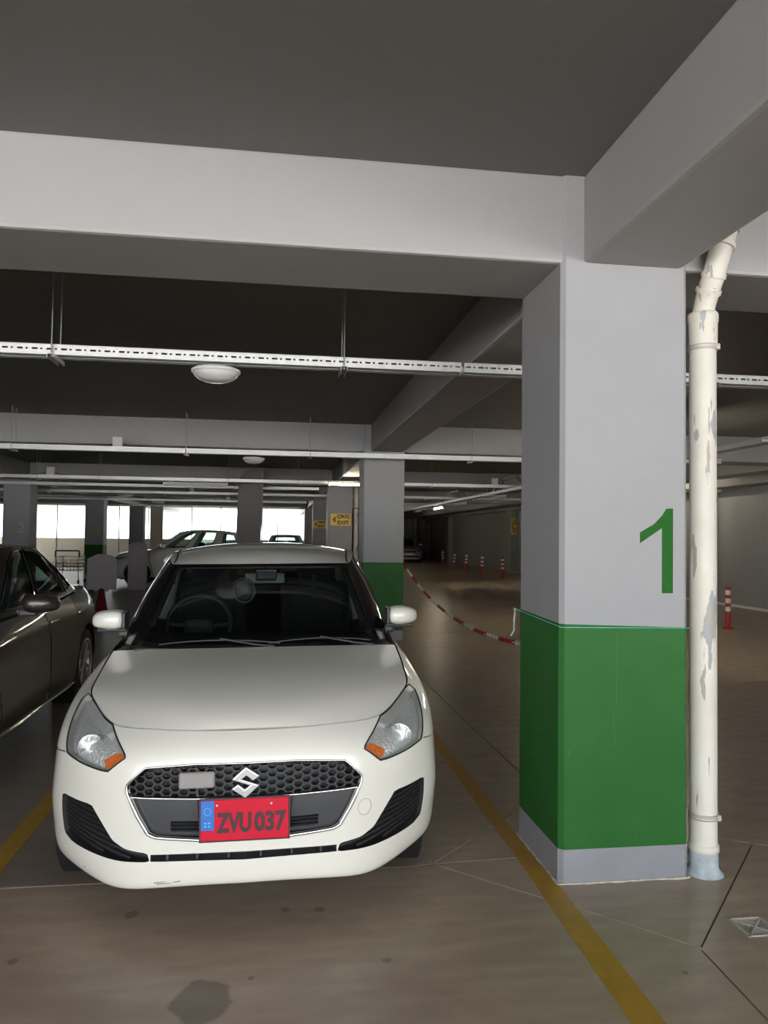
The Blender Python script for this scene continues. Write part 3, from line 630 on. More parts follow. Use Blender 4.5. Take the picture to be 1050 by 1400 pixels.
    fxo(MB().tube(dl, .0045, 8).build('chrome_bar', M_CHROME, gr))
    # honeycomb: ring-shaped cells with real openings
    cells = []; dx, dz = .0335, .0305
    for i in range(-16, 17):
        for j in range(-1, 7):
            x, z = i*dx, .519 + j*dz + (dz/2 if i % 2 else 0); cells.append((x, z))
    cells = np.array(cells); uv = S.inv(np.abs(cells)*[1, 1], [0, 2], (0, 3.2), (2, 6)); lim = inside(uv, [(0, 5.05)] + GR_R[:3] + [(2.50, 3.80), (0, 3.80)]) | ((uv[:, 0] < .05) & (uv[:, 1] > 3.8) & (uv[:, 1] < 5))
    hexm = MB(); gp = np.array([(0, 5.02)] + [(u, v) for u, v in GR_R[:4]] + [(2.42, 3.84), (0, 3.84)])
    for (x, z), ok in zip(cells, lim):
        if not ok: continue
        o_, i_ = [], []
        for k in range(6):
            a = R(60*k); o_.append((x + dx*.667*math.cos(a), z + dz*.577*math.sin(a))); i_.append((x + dx*.52*math.cos(a), z + dz*.445*math.sin(a)))
        yy = lambda x_, d: float(np.interp(abs(x_), [0, .2, .38, .46, .55], [.003, .013, .043, .070, .11])) + d
        zt = lambda x_: float(np.interp(abs(x_), [0, .194, .384, .452, .60], [.636, .634, .620, .555, .40]))
        cl = lambda q: (q[0], max(.516, min(q[1], zt(q[0]))))
        o_ = [cl(q) for q in o_]; i_ = [cl(q) for q in i_]
        v = [(a, yy(a, .008), b_) for a, b_ in o_] + [(a, yy(a, .008), b_) for a, b_ in i_] + [(a, yy(a, .034), b_) for a, b_ in i_]
        hexm.add(v, [(k, (k+1) % 6, 6+(k+1) % 6, 6+k) for k in range(6)] + [(6+k, 6+(k+1) % 6, 12+(k+1) % 6, 12+k) for k in range(6)])
    fxo(hexm.build('honeycomb_mesh', mat('honeycomb_plastic', (.030, .031, .033), .33), gr))
    # lower grille panel either side of the plate, and slots
    LOW = [(.0, 3.82), (2.40, 3.82), (2.18, 3.34), (1.90, 2.86), (1.74, 2.77), (0, 2.69)]; SLOT = [(.0, 3.15), (1.45, 3.16), (1.45, 2.86), (0, 2.82)]
    Pl, Tl = tess(LOW, [('slot', SLOT)], .12); Shell(fx).add(*panel_geo(S, Pl, Tl[None], -.018), side=0).build('grille_panel', M_DPLAST, gr)
    for k in range(3):
        v0 = 2.86 + .1*k; us = np.linspace(0, 1.45, 12); s0 = S(us, np.full(12, v0)); s1 = S(us, np.full(12, v0+.035)); c = 12
        v = np.concatenate([s0+[0, .02, 0], s1+[0, .02, 0], s1+[0, .05, 0], s0+[0, .05, 0]]); f = [(i, i+1, c+i+1, c+i) for i in range(c-1)] + [(c+i, c+i+1, 2*c+i+1, 2*c+i) for i in range(c-1)] + [(3*c+i, 3*c+i+1, i+1, i) for i in range(c-1)]
        Shell(fx).add(v, f, side=0).build('slat', M_DPLAST, gr)
    sm = MB().box((-.185, .014, .582), (.135, .012, .062), .010); fxo(sm.build('sensor_cover', mat('sensor_cover', (.30, .28, .27), .45), gr))
    # badge
    H1 = [(-1, .2), (0, 1), (1, .42), (.55, .12), (.05, .46), (-.32, .2)]; poly = H1 + [(-a, -b_) for a, b_ in H1]
    bd = MB().prism([(a*.052, b_*.058) for a, b_ in poly], lambda a, b_, h: (a, h - .012, .573 + b_), .010, 0)
    ob = bd.build('badge', M_CHROME, car); bmx = bmesh.new(); bmx.from_mesh(ob.data); bmesh.ops.bevel(bmx, geom=[e for e in bmx.edges if all(v.co.y < -.008 for v in e.verts)], offset=.004, segments=2, affect='EDGES'); bmx.to_mesh(ob.data); bmx.free()
    # number plate
    pl = empty('number_plate', (0.0, -.012, .436 )); pl.parent = car; pl.rotation_euler = (R(-4), R(-LEAN*57.3), 0)
    pw, ph = .334, .152
    MB().box((0, 0, 0), (pw, .006, ph), .004).build('plate', mat('red_plate', (.60, .006, .030), .5, spec=.25), pl)
    MB().box((-pw/2+.027, -.0042, ph*.125), (.050, .0025, ph*.72), .001).build('blue_band', mat('blue_band', (.015, .16, .55), .4), pl)
    rg = MB()
    for k in range(12): a = 2*math.pi*k/12; rg.box((-pw/2+.027+.013*math.cos(a), -.0060, .034+.013*math.sin(a)), (.004, .001, .004))
    rg.build('star_ring', mat('pale_blue_print', (.18, .42, .72), .5), pl)
    tm = MB()
    for r_ in range(2):
        for c_ in range(2): tm.box((-pw/2+.020+.014*c_, -.0060, -.008-.012*r_), (.009, .001, .006))
    tm.build('band_print', MATS['pale_blue_print'], pl)
    t = link('plate_text', fit_mesh(text_mesh('ZVU', .10, .0012, 1, .0032), .128, .074), mat('plate_lettering', (.030, .012, .014), .5), pl, (-.041, -.0055, -.010)); t.rotation_euler = (R(90), 0, 0)
    t = link('plate_text', fit_mesh(text_mesh('037', .10, .0012, 1, .0032), .120, .074), MATS['plate_lettering'], pl, (.096, -.0055, -.010)); t.rotation_euler = (R(90), 0, 0)
    for x in (-.105, .10): MB().lathe([(0, -.002), (.004, -.002), (.005, 0), (.005, .003)], (x, -.004, .055), 12, 'y').build('screw', M_STEEL, pl)
    for x in (-.167+.0, .0): pass
    fr = MB()
    for z in (-ph/2-.002, ph/2+.002): fr.box((0, .002, z), (pw+.008, .008, .004))
    for x in (-pw/2-.002, pw/2+.002): fr.box((x, .002, 0), (.004, .008, ph+.004))
    fr.build('plate_holder', M_BPLAST, pl)
    # tow hook cover outline
    pts = [S([2.62+.20*math.cos(a)], [3.22+.24*math.sin(a)])[0] + S.normal([2.9], [3.1])[0]*.0006 for a in np.linspace(0, 2*math.pi, 24, endpoint=False)]
    fxo(MB().tube([tuple(p) for p in pts], .0014, 4, closed=True).build('tow_cover', mat('white_seam', (.45, .44, .41), .6), body))
    for (u, v, L_) in ((1.62, 1.30, .05), (1.50, 1.22, .07), (1.30, 1.27, .035), (3.9, 1.45, .012)):
        p = S([u], [v])[0]*[-1, 1, 1] + S.normal([u], [v])[0]*[-1, 1, 1]*.0008; fxo(MB().tube([(p[0]-L_/2, p[1]+.006, p[2]-.004), tuple(p), (p[0]+L_/2, p[1]-.002, p[2]+.003)], .0016, 4).build('scuff', mat('scuff_grey', (.25, .24, .22), .8), body))
    # wheels, underbody
    for y in (.80, 3.25):
        for sd in (1, -1): car_wheel(car, sd*.705, y, .295, .180, 10, sd)
    MB().bounds(-.70, .70, .32, 3.70, .20, .30).build('underbody', M_GAP, car)
    for y in (.80, 3.25):
        for sd in (1, -1): MB().lathe([(.36, -.12), (.37, .08)], (sd*.70, y, .315), 28, 'x').build('wheel_liner', M_GAP, car)
    # interior
    it = MB().bounds(-.62, .62, 1.25, 3.45, .30, .50, .03); cabin = it.build('cabin_floor', M_TRIM, car)
    ds = MB()
    prof = [(1.06, .93), (1.30, .965), (1.55, .95), (1.66, .88), (1.64, .70), (1.45, .55), (1.10, .55)]
    ds.prism(prof, lambda a, b_, h: (h, a, b_), -.62, .62); ds.build('dashboard', M_TRIM, car)
    for x in (-.36, .36):
        st = MB().box((x, 2.05, .62), (.50, .52, .16), .06); st = st.build('front_seat', M_SEAT, car)
        MB().box((x, 2.36, .90), (.50, .15, .62), .07, Matrix.Rotation(R(-14), 3, 'X')).build('backrest', M_SEAT, st)
        MB().box((x, 2.42, 1.265), (.27, .10, .17), .04, Matrix.Rotation(R(-8), 3, 'X')).build('headrest', M_SEAT, st)
        for d in (-.07, .07): MB().tube([(x+d, 2.41, 1.10), (x+d, 2.42, 1.24)], .006, 6).build('headrest_post', M_STEEL, st)
    rs = MB().box((0, 3.05, .62), (1.15, .48, .18), .06).build('rear_bench', M_SEAT, car); MB().box((0, 3.34, .90), (1.15, .14, .60), .06, Matrix.Rotation(R(-16), 3, 'X')).build('backrest', M_SEAT, rs)
    for x in (-.35, 0, .35): MB().box((x, 3.40, 1.22), (.22, .08, .12), .03).build('headrest', M_SEAT, rs)
    sw = MB(); sw.tube([(-.36 + .185*math.cos(a), 1.64 + .185*math.sin(a)*.42, .985 + .185*math.sin(a)*.90) for a in np.linspace(0, 2*math.pi, 36, endpoint=False)], .015, 8, closed=True)
    sw = sw.build('steering_wheel', mat('steering_leather', (.05, .05, .052), .45), car); MB().box((-.36, 1.63, .97), (.17, .06, .11), .03, Matrix.Rotation(R(25), 3, 'X')).build('airbag_cover', M_TRIM, sw)
    for a, c in (((-.44, 1.635, .98), (-.53, 1.64, .99)), ((-.28, 1.635, .98), (-.19, 1.64, .99)), ((-.36, 1.61, .93), (-.36, 1.57, .82))): MB().tube([a, c], .014, 6).build('spoke', M_TRIM, sw)
    mr = fxo(MB().box((.02, 1.66, 1.262), (.235, .035, .062), .014).build('interior_mirror', mat('mirror_back', (.25, .27, .27), .4), car))
    fxo(MB().tube([(.02, 1.66, 1.28), (.02, 1.63, 1.325)], .010, 6).build('mirror_stalk', M_BPLAST, mr))
    fxo(MB().box((.03, 1.585, 1.285), (.125, .06, .066), .012).build('camera_box', M_BPLAST, car))
    hg = MB().tube([(-.10 + .062*math.cos(a), 1.63, 1.190 + .072*math.sin(a)) for a in np.linspace(0, 2*math.pi, 28, endpoint=False)], .006, 6, closed=True); hg.lathe([(0, -.003), (.058, -.003), (.058, .003), (0, .003)], (-.10, 1.635, 1.190), 28, 'y'); hg.build('hanging_disc', mat('hanging_disc', (.10, .10, .105), .4), car)
    for sd in (1, -1):
        MB().tube([(sd*.655, 2.25, .95), (sd*.585, 2.38, 1.36)], [.045, .035], 8).build('pillar_trim', M_LTRIM, car)
        MB().tube([(sd*.60, 1.42, 1.02), (sd*.505, 1.78, 1.335)], [.026, .020], 8).build('pillar_trim', M_TRIM, car)
        MB().tube([(sd*.60, 2.30, 1.20), (sd*.58, 2.33, .70)], .012, 6).build('seat_belt', M_TRIM, car)
    Pr, Tr = tess(FULL(ROOF), [], .5); Shell(fx).add(*panel_geo(ROOF, Pr, Tr[None], -.03), side=0).build('headliner', M_LTRIM, car)
    # tail lamps
    for sd in (1, -1): Shell(fx).add(*panel_geo(S, P, T['tail'], .003), side=sd).build('tail_lamp', mat('tail_lamp', (.35, .01, .01), .2, coat=.6), car)
    return car
hatchback()
# ---------------------------------------------------------------- the other cars
def remap(t, xs, ya, yb, za, zb):
    return [[(x*xs, float(np.interp(y, ya, yb)), float(np.interp(z, za, zb))) for x, y, z in row] for row in t]
def plain_car(name, label, paint, loc, rz, xs, ymap, zmap, g0, g2, hoodc, roofc, deckc=None, axles=(.95, 3.65), wr=.32, glassm=None, wins=(), handles=(), group=None, detail=True, spokes=10, plate=True, head=None, mirror_y=0, wsr=(2.55, .18, 2.85), black_low=False, seams=(7.62, 9.02)):
    car = empty(name, loc, rz); tag(car, label, 'car', group); ring = remap(HATCH_RING, xs, *ymap, *zmap); S = Surf(ring)
    HEAD = head or [(5.5, 5.9), (4.6, 6.3), (3.4, 6.2), (2.7, 5.8), (2.8, 5.3), (3.8, 5.2), (4.9, 5.4)]
    GRI = [(0, 5.6), (2.3, 5.5), (2.5, 5.0), (2.0, 4.5), (0, 4.45)]; LOW = [(0, 3.0), (3.8, 2.9), (3.9, 2.3), (0, 2.2)]
    A1 = arch_poly(S, axles[0], wr, wr+.045, (5.0, 8.6)); A2 = arch_poly(S, axles[1], wr, wr+.045, (9.2, 12.6))
    SE = [uvstrip(p, .022) for p in ([(seams[0], 6.98), (seams[0], 4.6), (seams[0]+.15, 2.6), (seams[0]+.2, .95)], [(seams[1], 6.98), (seams[1], 4.5), (seams[1], .95)], [(10.15, 6.98), (10.1, 5.6)], [(seams[0]+.2, .95), (8.4, .9), (seams[1], .95)])]
    parts = [('head', HEAD), ('gri', GRI), ('low', LOW), ('a1', A1), ('a2', A2), ('tail', [(11.7, 6.2), (12.0, 5.6), (12.8, 5.6), (12.8, 6.6), (12.0, 6.7)])] + [(('s', i), p) for i, p in enumerate(SE)]
    P, T = tess(FULL(S), parts, .16 if detail else .24); b = Shell().add(*panel_geo(S, P, T[None]), side=0)
    for A in (A1, A2): q = rim_geo(S, A, .12, 0, -.03); b.add(q[0], q[1], side=0)
    body = b.build('body', paint, car)
    if detail:
        for i in range(len(SE)):
            for sd in (1, -1): Shell().add(*panel_geo(S, P, T[('s', i)], -.004), side=sd).build('panel_seam', M_GAP, body)
    else:
        for i in range(len(SE)):
            for sd in (1, -1): Shell().add(*panel_geo(S, P, T[('s', i)], -.002), side=sd).build('panel_seam', M_GAP, body)
    for sd in (1, -1):
        ln = Shell().add(*panel_geo(S, P, T['head'], .002), side=sd).build('headlamp', M_LENS, car); Shell().add(*panel_geo(S, P, T['head'], -.03), side=sd).build('reflector', mat('dark_reflector', (.35, .35, .36), .15, metal=.9), ln)
    gr = Shell().add(*panel_geo(S, P, T['gri'], -.012), side=0).build('grille', M_BPLAST, car); Shell().add(*panel_geo(S, P, T['low'], -.012), side=0).build('lower_grille', M_BPLAST, car)
    for k in range(5):
        v = 4.6 + k*.19; us = np.linspace(0, 2.2, 10); s0 = S(us, np.full(10, v)); s1 = S(us, np.full(10, v+.06)); n = S.normal(us, np.full(10, v)); Shell().add(np.concatenate([s0+n*.004, s1+n*.004, s1-n*.012, s0-n*.012]), [(i, i+1, 11+i, 10+i) for i in range(9)] + [(10+i, 11+i, 21+i, 20+i) for i in range(9)], side=0).build('slat', M_DPLAST, gr)
    if plate:
        p = S([0], [3.7])[0]; MB().box((0, p[1]-.012, p[2]), (.52, .012, .115), .003).build('number_plate', mat('white_plate', (.85, .85, .84), .4), car)
    H = hood_surf(S, [3.0, 3.7, 4.4, 5.1, 6.0, 6.9, 7.7], hoodc); P2, T2 = tess(FULL(H), [], .3); Shell().add(*panel_geo(H, P2, T2[None]), side=0).build('bonnet', paint, car)
    def mid(t):
        r = []
        for i, (a, c) in enumerate(zip(g0, g2)):
            a, c = np.array(a), np.array(c); q = a + (c-a)*t; d = np.array([1., 0, 0]) if 3 < i < 9 else np.array([a[0]*.3, -1 if i < 6 else 1, 0.]); q = q + d/np.linalg.norm(d)*.02*4*t*(1-t); r.append(tuple(q))
        return r
    G = Surf([g0, mid(.33), mid(.67), g2]); e, v0, v1 = wsr
    WS = [(0, v0), (e-.3, v0), (e, v0+.2), (e, v1-.2), (e-.2, v1), (0, v1)]; BK = [(9.4, .3), (11, .25), (11, 2.75), (9.5, 2.7)]
    wp = [('ws', WS), ('bk', BK)] + [(('w', i), w) for i, w in enumerate(wins)]
    FR = None
    P4, T4 = tess(FULL(G), wp, .16 if detail else .24); Shell().add(*panel_geo(G, P4, T4[None]), side=0).build('pillars', paint, car)
    gm = glassm or M_GLASSF
    Shell().add(*panel_geo(G, P4, T4['ws']), side=0).build('windscreen', gm, car); Shell().add(*panel_geo(G, P4, T4['bk']), side=0).build('rear_window', gm, car)
    for sd in (1, -1):
        for i, w in enumerate(wins):
            o = Shell().add(*panel_geo(G, P4, T4[('w', i)]), side=sd).build('side_window', gm, car)
            p = dens(w, .1); pts = (G(p[:, 0], p[:, 1]) + G.normal(p[:, 0], p[:, 1])*.001) * [sd, 1, 1]; MB().tube([tuple(x) for x in pts], .011, 5, closed=True).build('window_seal', M_BGLOSS, o)
    RF = roof_surf(G, [3, 4, 5, 6, 7, 8.3], roofc, 3, 8); P5, T5 = tess(FULL(RF), [], .3); Shell().add(*panel_geo(RF, P5, T5[None]), side=0).build('roof', paint, car)
    if deckc:
        A = [0, .25, .5, .75, 1]; rows = []
        for i, (u, yc, zc) in enumerate(deckc):
            Q = S([u], [S.nv-1])[0]
            if i == len(deckc)-1: rows.append([tuple(S([14-(14-u)*a], [S.nv-1])[0]) for a in A])
            else: rows.append([(Q[0]*a, yc+(Q[1]-yc)*a**2, zc+(Q[2]-zc)*a**3) for a in A])
        D = Surf(rows); P6, T6 = tess(FULL(D), [], .3); Shell().add(*panel_geo(D, P6, T6[None]), side=0).build('boot_lid', paint, car)
    W = .8475*xs
    for y in axles:
        for sd in (1, -1):
            car_wheel(car, sd*(W-.11), y, wr, .20, spokes, sd); MB().lathe([(wr+.045, -.13), (wr+.05, .08)], (sd*(W-.12), y, wr), 24, 'x').build('wheel_liner', M_GAP, car)
    L = ymap[1][-1]; MB().bounds(-W+.16, W-.16, .35, L-.3, .19, .30).build('underbody', M_GAP, car)
    zb = g0[5][2]
    for sd in (1, -1):
        my = mirror_y or g0[3][1]+.18
        mv, mf = mirror_shell((W+.10, my, zb+.075), (.115, .085, .065), sd); mo = mesh_obj('door_mirror', mv, mf, paint, car, smooth=True); MB().box((sd*(W+.01), my+.01, zb+.01), (.12, .07, .05), .015).build('mirror_arm', M_BPLAST, mo)
        for hy in handles:
            uv = S.inv([(hy, zb-.13)], [1, 2], (7, 12), (4, 7)); p = S(uv[:, 0], uv[:, 1])[0]; MB().box((sd*(p[0]+.012), p[1], p[2]), (.03, .20, .030), .012).build('door_handle', M_CHROME if detail else paint, car)
        Shell().add(*panel_geo(S, P, T['tail'], .003), side=sd).build('tail_lamp', mat('tail_lamp', (.35, .01, .01), .2, coat=.6), car)
    x_ = g0[5][0]-.20
    for x in (-.38, .38):
        y_ = g0[4][1]+.55
        s = MB().box((x, y_, .55), (.48, .5, .2), .06).build('front_seat', M_SEAT, car); MB().box((x, y_+.32, .86), (.48, .15, .62), .06, Matrix.Rotation(R(-14), 3, 'X')).build('backrest', M_SEAT, s); MB().box((x, y_+.40, 1.20), (.26, .10, .16), .04).build('headrest', M_SEAT, s)
    y_ = g0[8][1]-.35; s = MB().box((0, y_, .58), (1.2, .5, .2), .06).build('rear_bench', M_SEAT, car); MB().box((0, y_+.28, .84), (1.2, .14, .5), .06, Matrix.Rotation(R(-18), 3, 'X')).build('backrest', M_SEAT, s)
    MB().prism([(g0[0][1]+.06, .9), (g0[0][1]+.5, .93), (g0[0][1]+.62, .80), (g0[0][1]+.4, .5), (g0[0][1]+.1, .5)], lambda a, c, h: (h, a, c), -.62, .62).build('dashboard', M_TRIM, car)
    return car, S
# dark saloon in the neighbouring bay
M_DARKCAR = mat('dark_bronze_metallic', (.034, .026, .024), .34, metal=.25, coat=.7)
M_TINT = glass('green_tinted_glass', (.34, .46, .42))
SED_Y = ([0, .8, 1.35, 3.25, 3.82], [0, .95, 1.55, 3.65, 4.63]); SED_Z = ([.15, .31, .745, 1.035], [.15, .31, .70, 1.0])
SG0 = [(0, 1.30, .925), (.3, 1.32, .927), (.56, 1.40, .93), (.71, 1.52, .935), (.785, 1.75, .945), (.805, 2.2, .955), (.81, 2.7, .965), (.80, 3.2, .98), (.765, 3.6, 1.0), (.64, 3.88, 1.015), (.3, 3.99, 1.02), (0, 4.02, 1.02)]
SG2 = [(0, 2.02, 1.385), (.25, 2.03, 1.385), (.45, 2.07, 1.385), (.54, 2.15, 1.385), (.57, 2.32, 1.405), (.585, 2.55, 1.415), (.585, 2.8, 1.41), (.57, 3.08, 1.39), (.535, 3.30, 1.36), (.45, 3.40, 1.345), (.25, 3.45, 1.345), (0, 3.47, 1.345)]
SHOOD = [(.10, .70), (.15, .745), (.26, .79), (.44, .83), (.68, .865), (.98, .90), (1.28, .925)]
SROOF = [(2.02, 1.385), (2.25, 1.425), (2.5, 1.44), (2.8, 1.437), (3.1, 1.41), (3.47, 1.345)]
SWIN = [[(3.62, .28), (5.22, .22), (5.22, 2.78), (4.5, 2.70), (4.1, 2.3)], [(5.42, .22), (6.92, .25), (6.92, 2.55), (6.2, 2.76), (5.42, 2.78)], [(7.06, .27), (7.75, .42), (7.5, 1.7), (7.06, 2.45)]]
sedan, SS = plain_car('saloon_car', 'dark bronze saloon parked in the bay beside the white hatchback', M_DARKCAR, (-2.59, 3.72, 0), 0, 1.045, SED_Y, SED_Z, SG0, SG2, SHOOD, SROOF, [(10.9, 3.95, 1.02), (11.4, 4.2, 1.035), (12.1, 4.5, 1.03)], (.95, 3.65), .325, M_TINT, SWIN, (2.62, 3.42), mirror_y=1.86, seams=(7.72, 9.0))
for sd in (1, -1):
    us = np.linspace(7.55, 10.1, 30)
    for v_, r_ in ((1.15, .006), (.93, .005)): p = S_ = SS(us, np.full(30, v_)); n = SS.normal(us, np.full(30, v_)); MB().tube([tuple(x) for x in ((p+n*.004)*[sd, 1, 1])], r_, 6).build('sill_strip', M_CHROME, sedan)
# white crossover standing across the far bays
M_WCAR2 = mat('white_car_paint', (.74, .74, .73), .3, coat=.8)
M_CLEARG = glass('pale_green_glass', (.72, .86, .80))
CG0 = [(0, 1.20, 1.06), (.3, 1.22, 1.062), (.56, 1.30, 1.065), (.71, 1.42, 1.07), (.785, 1.65, 1.08), (.81, 2.1, 1.10), (.815, 2.6, 1.12), (.80, 3.1, 1.14), (.76, 3.6, 1.17), (.65, 3.95, 1.19), (.3, 4.08, 1.20), (0, 4.10, 1.20)]
CG2 = [(0, 1.95, 1.585), (.25, 1.96, 1.585), (.45, 2.0, 1.585), (.55, 2.08, 1.585), (.59, 2.25, 1.61), (.61, 2.5, 1.63), (.61, 2.85, 1.635), (.60, 3.2, 1.62), (.57, 3.6, 1.59), (.48, 3.75, 1.575), (.25, 3.82, 1.575), (0, 3.84, 1.575)]
CZM = ([.15, .31, .745, 1.035], [.20, .36, .86, 1.18])
plain_car('crossover_car', 'white crossover standing sideways before the bright windows', M_WCAR2, (-4.86, 23.95, 0), R(-90), 1.06, ([0, .8, 1.35, 3.25, 3.82], [0, .86, 1.45, 3.50, 4.40]), CZM, CG0, CG2, [(.10, .86), (.15, .90), (.24, .94), (.40, .975), (.62, 1.01), (.88, 1.04), (1.18, 1.06)], [(1.95, 1.585), (2.2, 1.64), (2.5, 1.665), (2.9, 1.665), (3.3, 1.645), (3.84, 1.575)], None, (.86, 3.50), .345, M_CLEARG,
          [[(3.7, .25), (5.15, .2), (5.15, 2.75), (4.6, 2.68), (4.1, 2.2)], [(5.6, .2), (6.75, .22), (6.75, 2.7), (5.6, 2.75)], [(7.3, .3), (8.3, .5), (8.0, 2.4), (7.3, 2.6)]], (2.5, 3.3), detail=False, plate=False, spokes=12)
# far cars
plain_car('estate_car', 'white saloon parked by the far dark end wall', mat('silver_white_paint', (.52, .52, .52), .35, coat=.8), (7.93, 45.0, 0), 0, 1.05, SED_Y, ([.15, .31, .745, 1.035], [.16, .32, .74, 1.03]), [(x, y, z+.03) for x, y, z in SG0], [(x, y, z+.05) for x, y, z in SG2], [(y, z+.035) for y, z in SHOOD], [(y, z+.05) for y, z in SROOF], [(10.9, 3.95, 1.05), (11.4, 4.2, 1.065), (12.1, 4.5, 1.06)], (.95, 3.65), .33, M_GLASSF, SWIN, (2.6, 3.4), detail=False)
plain_car('hatch_car', 'white car seen over the hatchback roof before the windows', M_WCAR2, (.40, 29.3, 0), 0, 1.03, SED_Y, ([.15, .31, .745, 1.035], [.16, .32, .74, 1.03]), [(x, y, z+.03) for x, y, z in SG0], [(x, y, z+.13) for x, y, z in SG2], [(y, z+.035) for y, z in SHOOD], [(y, z+.13) for y, z in SROOF], [(10.9, 3.95, 1.05), (11.4, 4.2, 1.065), (12.1, 4.5, 1.06)], (.95, 3.65), .33, M_CLEARG, SWIN, (2.6, 3.4), detail=False)
# ================================================================ services under the ceiling
TZ = 2.62
def tray_x(y, x0, x1, label, hang, slots=False, h=.062, d=.14, z=TZ, rods=True):
    cx = (x0+x1)/2; t = empty('cable_tray', (cx, y, z)); tag(t, label, 'cable tray'); a, b = x0-cx, x1-cx
    f = MB()
    if slots:
        f.bounds(a, b, 0, .003, .040, h); f.bounds(a, b, 0, .003, 0, .028)
        x = a
        while x < b-.02:
            f.bounds(x, x+.012, 0, .003, .028, .040); f.bounds(x+.046, x+.062, 0, .003, .028, .040); f.bounds(x+.074, x+.086, 0, .003, .028, .040); x += .086
    else: f.bounds(a, b, 0, .003, 0, h)
    f.bounds(a, b, -.010, .003, h-.003, h)
    f.build('front_flange', M_STEEL, t)
    g = MB().bounds(a, b, .003, d*.42, 0, .003); g.bounds(a, b, d*.58, d, 0, .003); g.build('tray_base', M_STEEL, t); MB().bounds(a, b, d, d+.003, 0, h).build('rear_flange', M_STEEL, t)
    for x in hang:
        xx = x - cx
        for dy in ((-.02, d+.03) if rods else ()): MB().tube([(xx, dy, -.02), (xx, dy, CZ-z)], .005, 6).build('hanger_rod', M_ROD, t)
        br = MB().bounds(xx-.02, xx+.02, -.05, d+.06, -.006, -.002); br.bounds(xx-.02, xx-.017, -.05, d+.06, -.030, -.002); br.bounds(xx+.017, xx+.02, -.05, d+.06, -.030, -.002); br.build('bracket', M_STEEL, t)
    return t
tray_x(4.90, -9.0, 1.2, 'slotted steel cable tray behind the lit beam, with two dome lamps', (-6.6, -3.4, -1.384, .418), True)
tray_x(4.90, 1.22, 10.0, 'slotted steel cable tray continuing past the white drainpipe', (3.0, 5.8, 8.4), True)
tray_x(10.50, -12.0, 5.0, 'slotted steel cable tray in front of the second cross beam', (-9.2, -6.3, -3.44, -1.225, .446, 2.735), True, d=.12)
tray_x(10.0, 5.62, 6.25, 'short slotted steel tray end to the right of the drainpipe', (5.9,), True, d=.10)
tray_x(16.0, -12.0, 10.0, 'thin steel tray running before the column with the exit sign', (-6.3, -4.75, -3.557, -1.0, .444, 3.3, 5.4), d=.12)
tray_x(18.25, -12.0, 1.0, 'thin steel tray just before the third cross beam', (-5.0, -1.0), d=.10)
tray_x(21.2, -12.0, 10.0, 'thin steel tray behind the third cross beam', (-6.0, -3.0, .6, 4.2, 5.6), d=.12)
tray_x(25.8, -12.0, 1.0, 'thin steel tray before the fourth cross beam', (-5.0, -2.0, .6), d=.12)
tray_x(31.0, -12.0, 1.0, 'thin steel tray nearest the window wall', (-5.0, -2.0), d=.12)
def tray_y(x, y0, y1, label, hang, z=TZ):
    cy = (y0+y1)/2; t = empty('cable_tray', (x, cy, z)); tag(t, label, 'cable tray'); f = MB().bounds(0, .003, y0-cy, y1-cy, 0, .06); f.build('side_flange', M_STEEL, t)
    MB().bounds(.003, .14, y0-cy, y1-cy, 0, .003).build('tray_base', M_STEEL, t); MB().bounds(.14, .143, y0-cy, y1-cy, 0, .06).build('side_flange', M_STEEL, t)
    for y in hang:
        yy = y-cy
        for dx in (-.03, .17): MB().tube([(dx, yy, -.02), (dx, yy, CZ-z)], .005, 6).build('hanger_rod', M_ROD, t)
        MB().bounds(-.22, .36, yy-.02, yy+.02, -.03, -.004).build('bracket', M_STEEL, t)
    # raised bridges where the tray climbs over another one
    for y in (15.2, 20.3):
        yy = y-cy; MB().tube([(.02, yy-.1, .05), (.02, yy+.5, .30), (.02, yy+1.6, .30), (.02, yy+2.2, .05)], .022, 6).build('bridge_rail', M_STEEL, t); MB().tube([(.13, yy-.1, .05), (.13, yy+.5, .30), (.13, yy+1.6, .30), (.13, yy+2.2, .05)], .022, 6).build('bridge_rail', M_STEEL, t)
    return t
tray_y(5.02, 3.9, 46.0, 'steel cable tray running in depth over the driving lane', (7.0, 12.4, 14.2, 17.6, 22.6, 27.0), z=2.55)
def dome(x, y, label, r=.155, z=TZ):
    d = empty('dome_lamp', (x, y, z-.031)); tag(d, label, 'lamp', 'dome lamps under the cable trays')
    MB().lathe([(0, 0), (r*.85, 0), (r, -.012), (r, -.026), (r*.96, -.030), (0, -.030)], n=40).build('lamp_base', M_WPLAST, d)
    MB().lathe([(r*.94, -.028), (r*.90, -.045), (r*.76, -.066), (r*.52, -.082), (r*.25, -.090), (0.001, -.092)], n=40).build('diffuser', mat('opal_diffuser', (.80, .79, .76), .25, coat=.4), d)
    return d
dome(-.40, 4.97, 'white dome lamp under the slotted tray behind the lit beam')
dome(-.32, 10.56, 'white dome lamp under the tray before the second cross beam', .15)
dome(-4.05, 21.26, 'white dome lamp under the thin tray behind the third cross beam', .2)
dome(-3.85, 25.86, 'white dome lamp under the thin tray before the fourth cross beam', .2)
dome(-.75, 21.26, 'white dome lamp beside the leaning grey panel', .2); dome(-.65, 25.86, 'white dome lamp before the window, beside the leaning grey panel', .2)
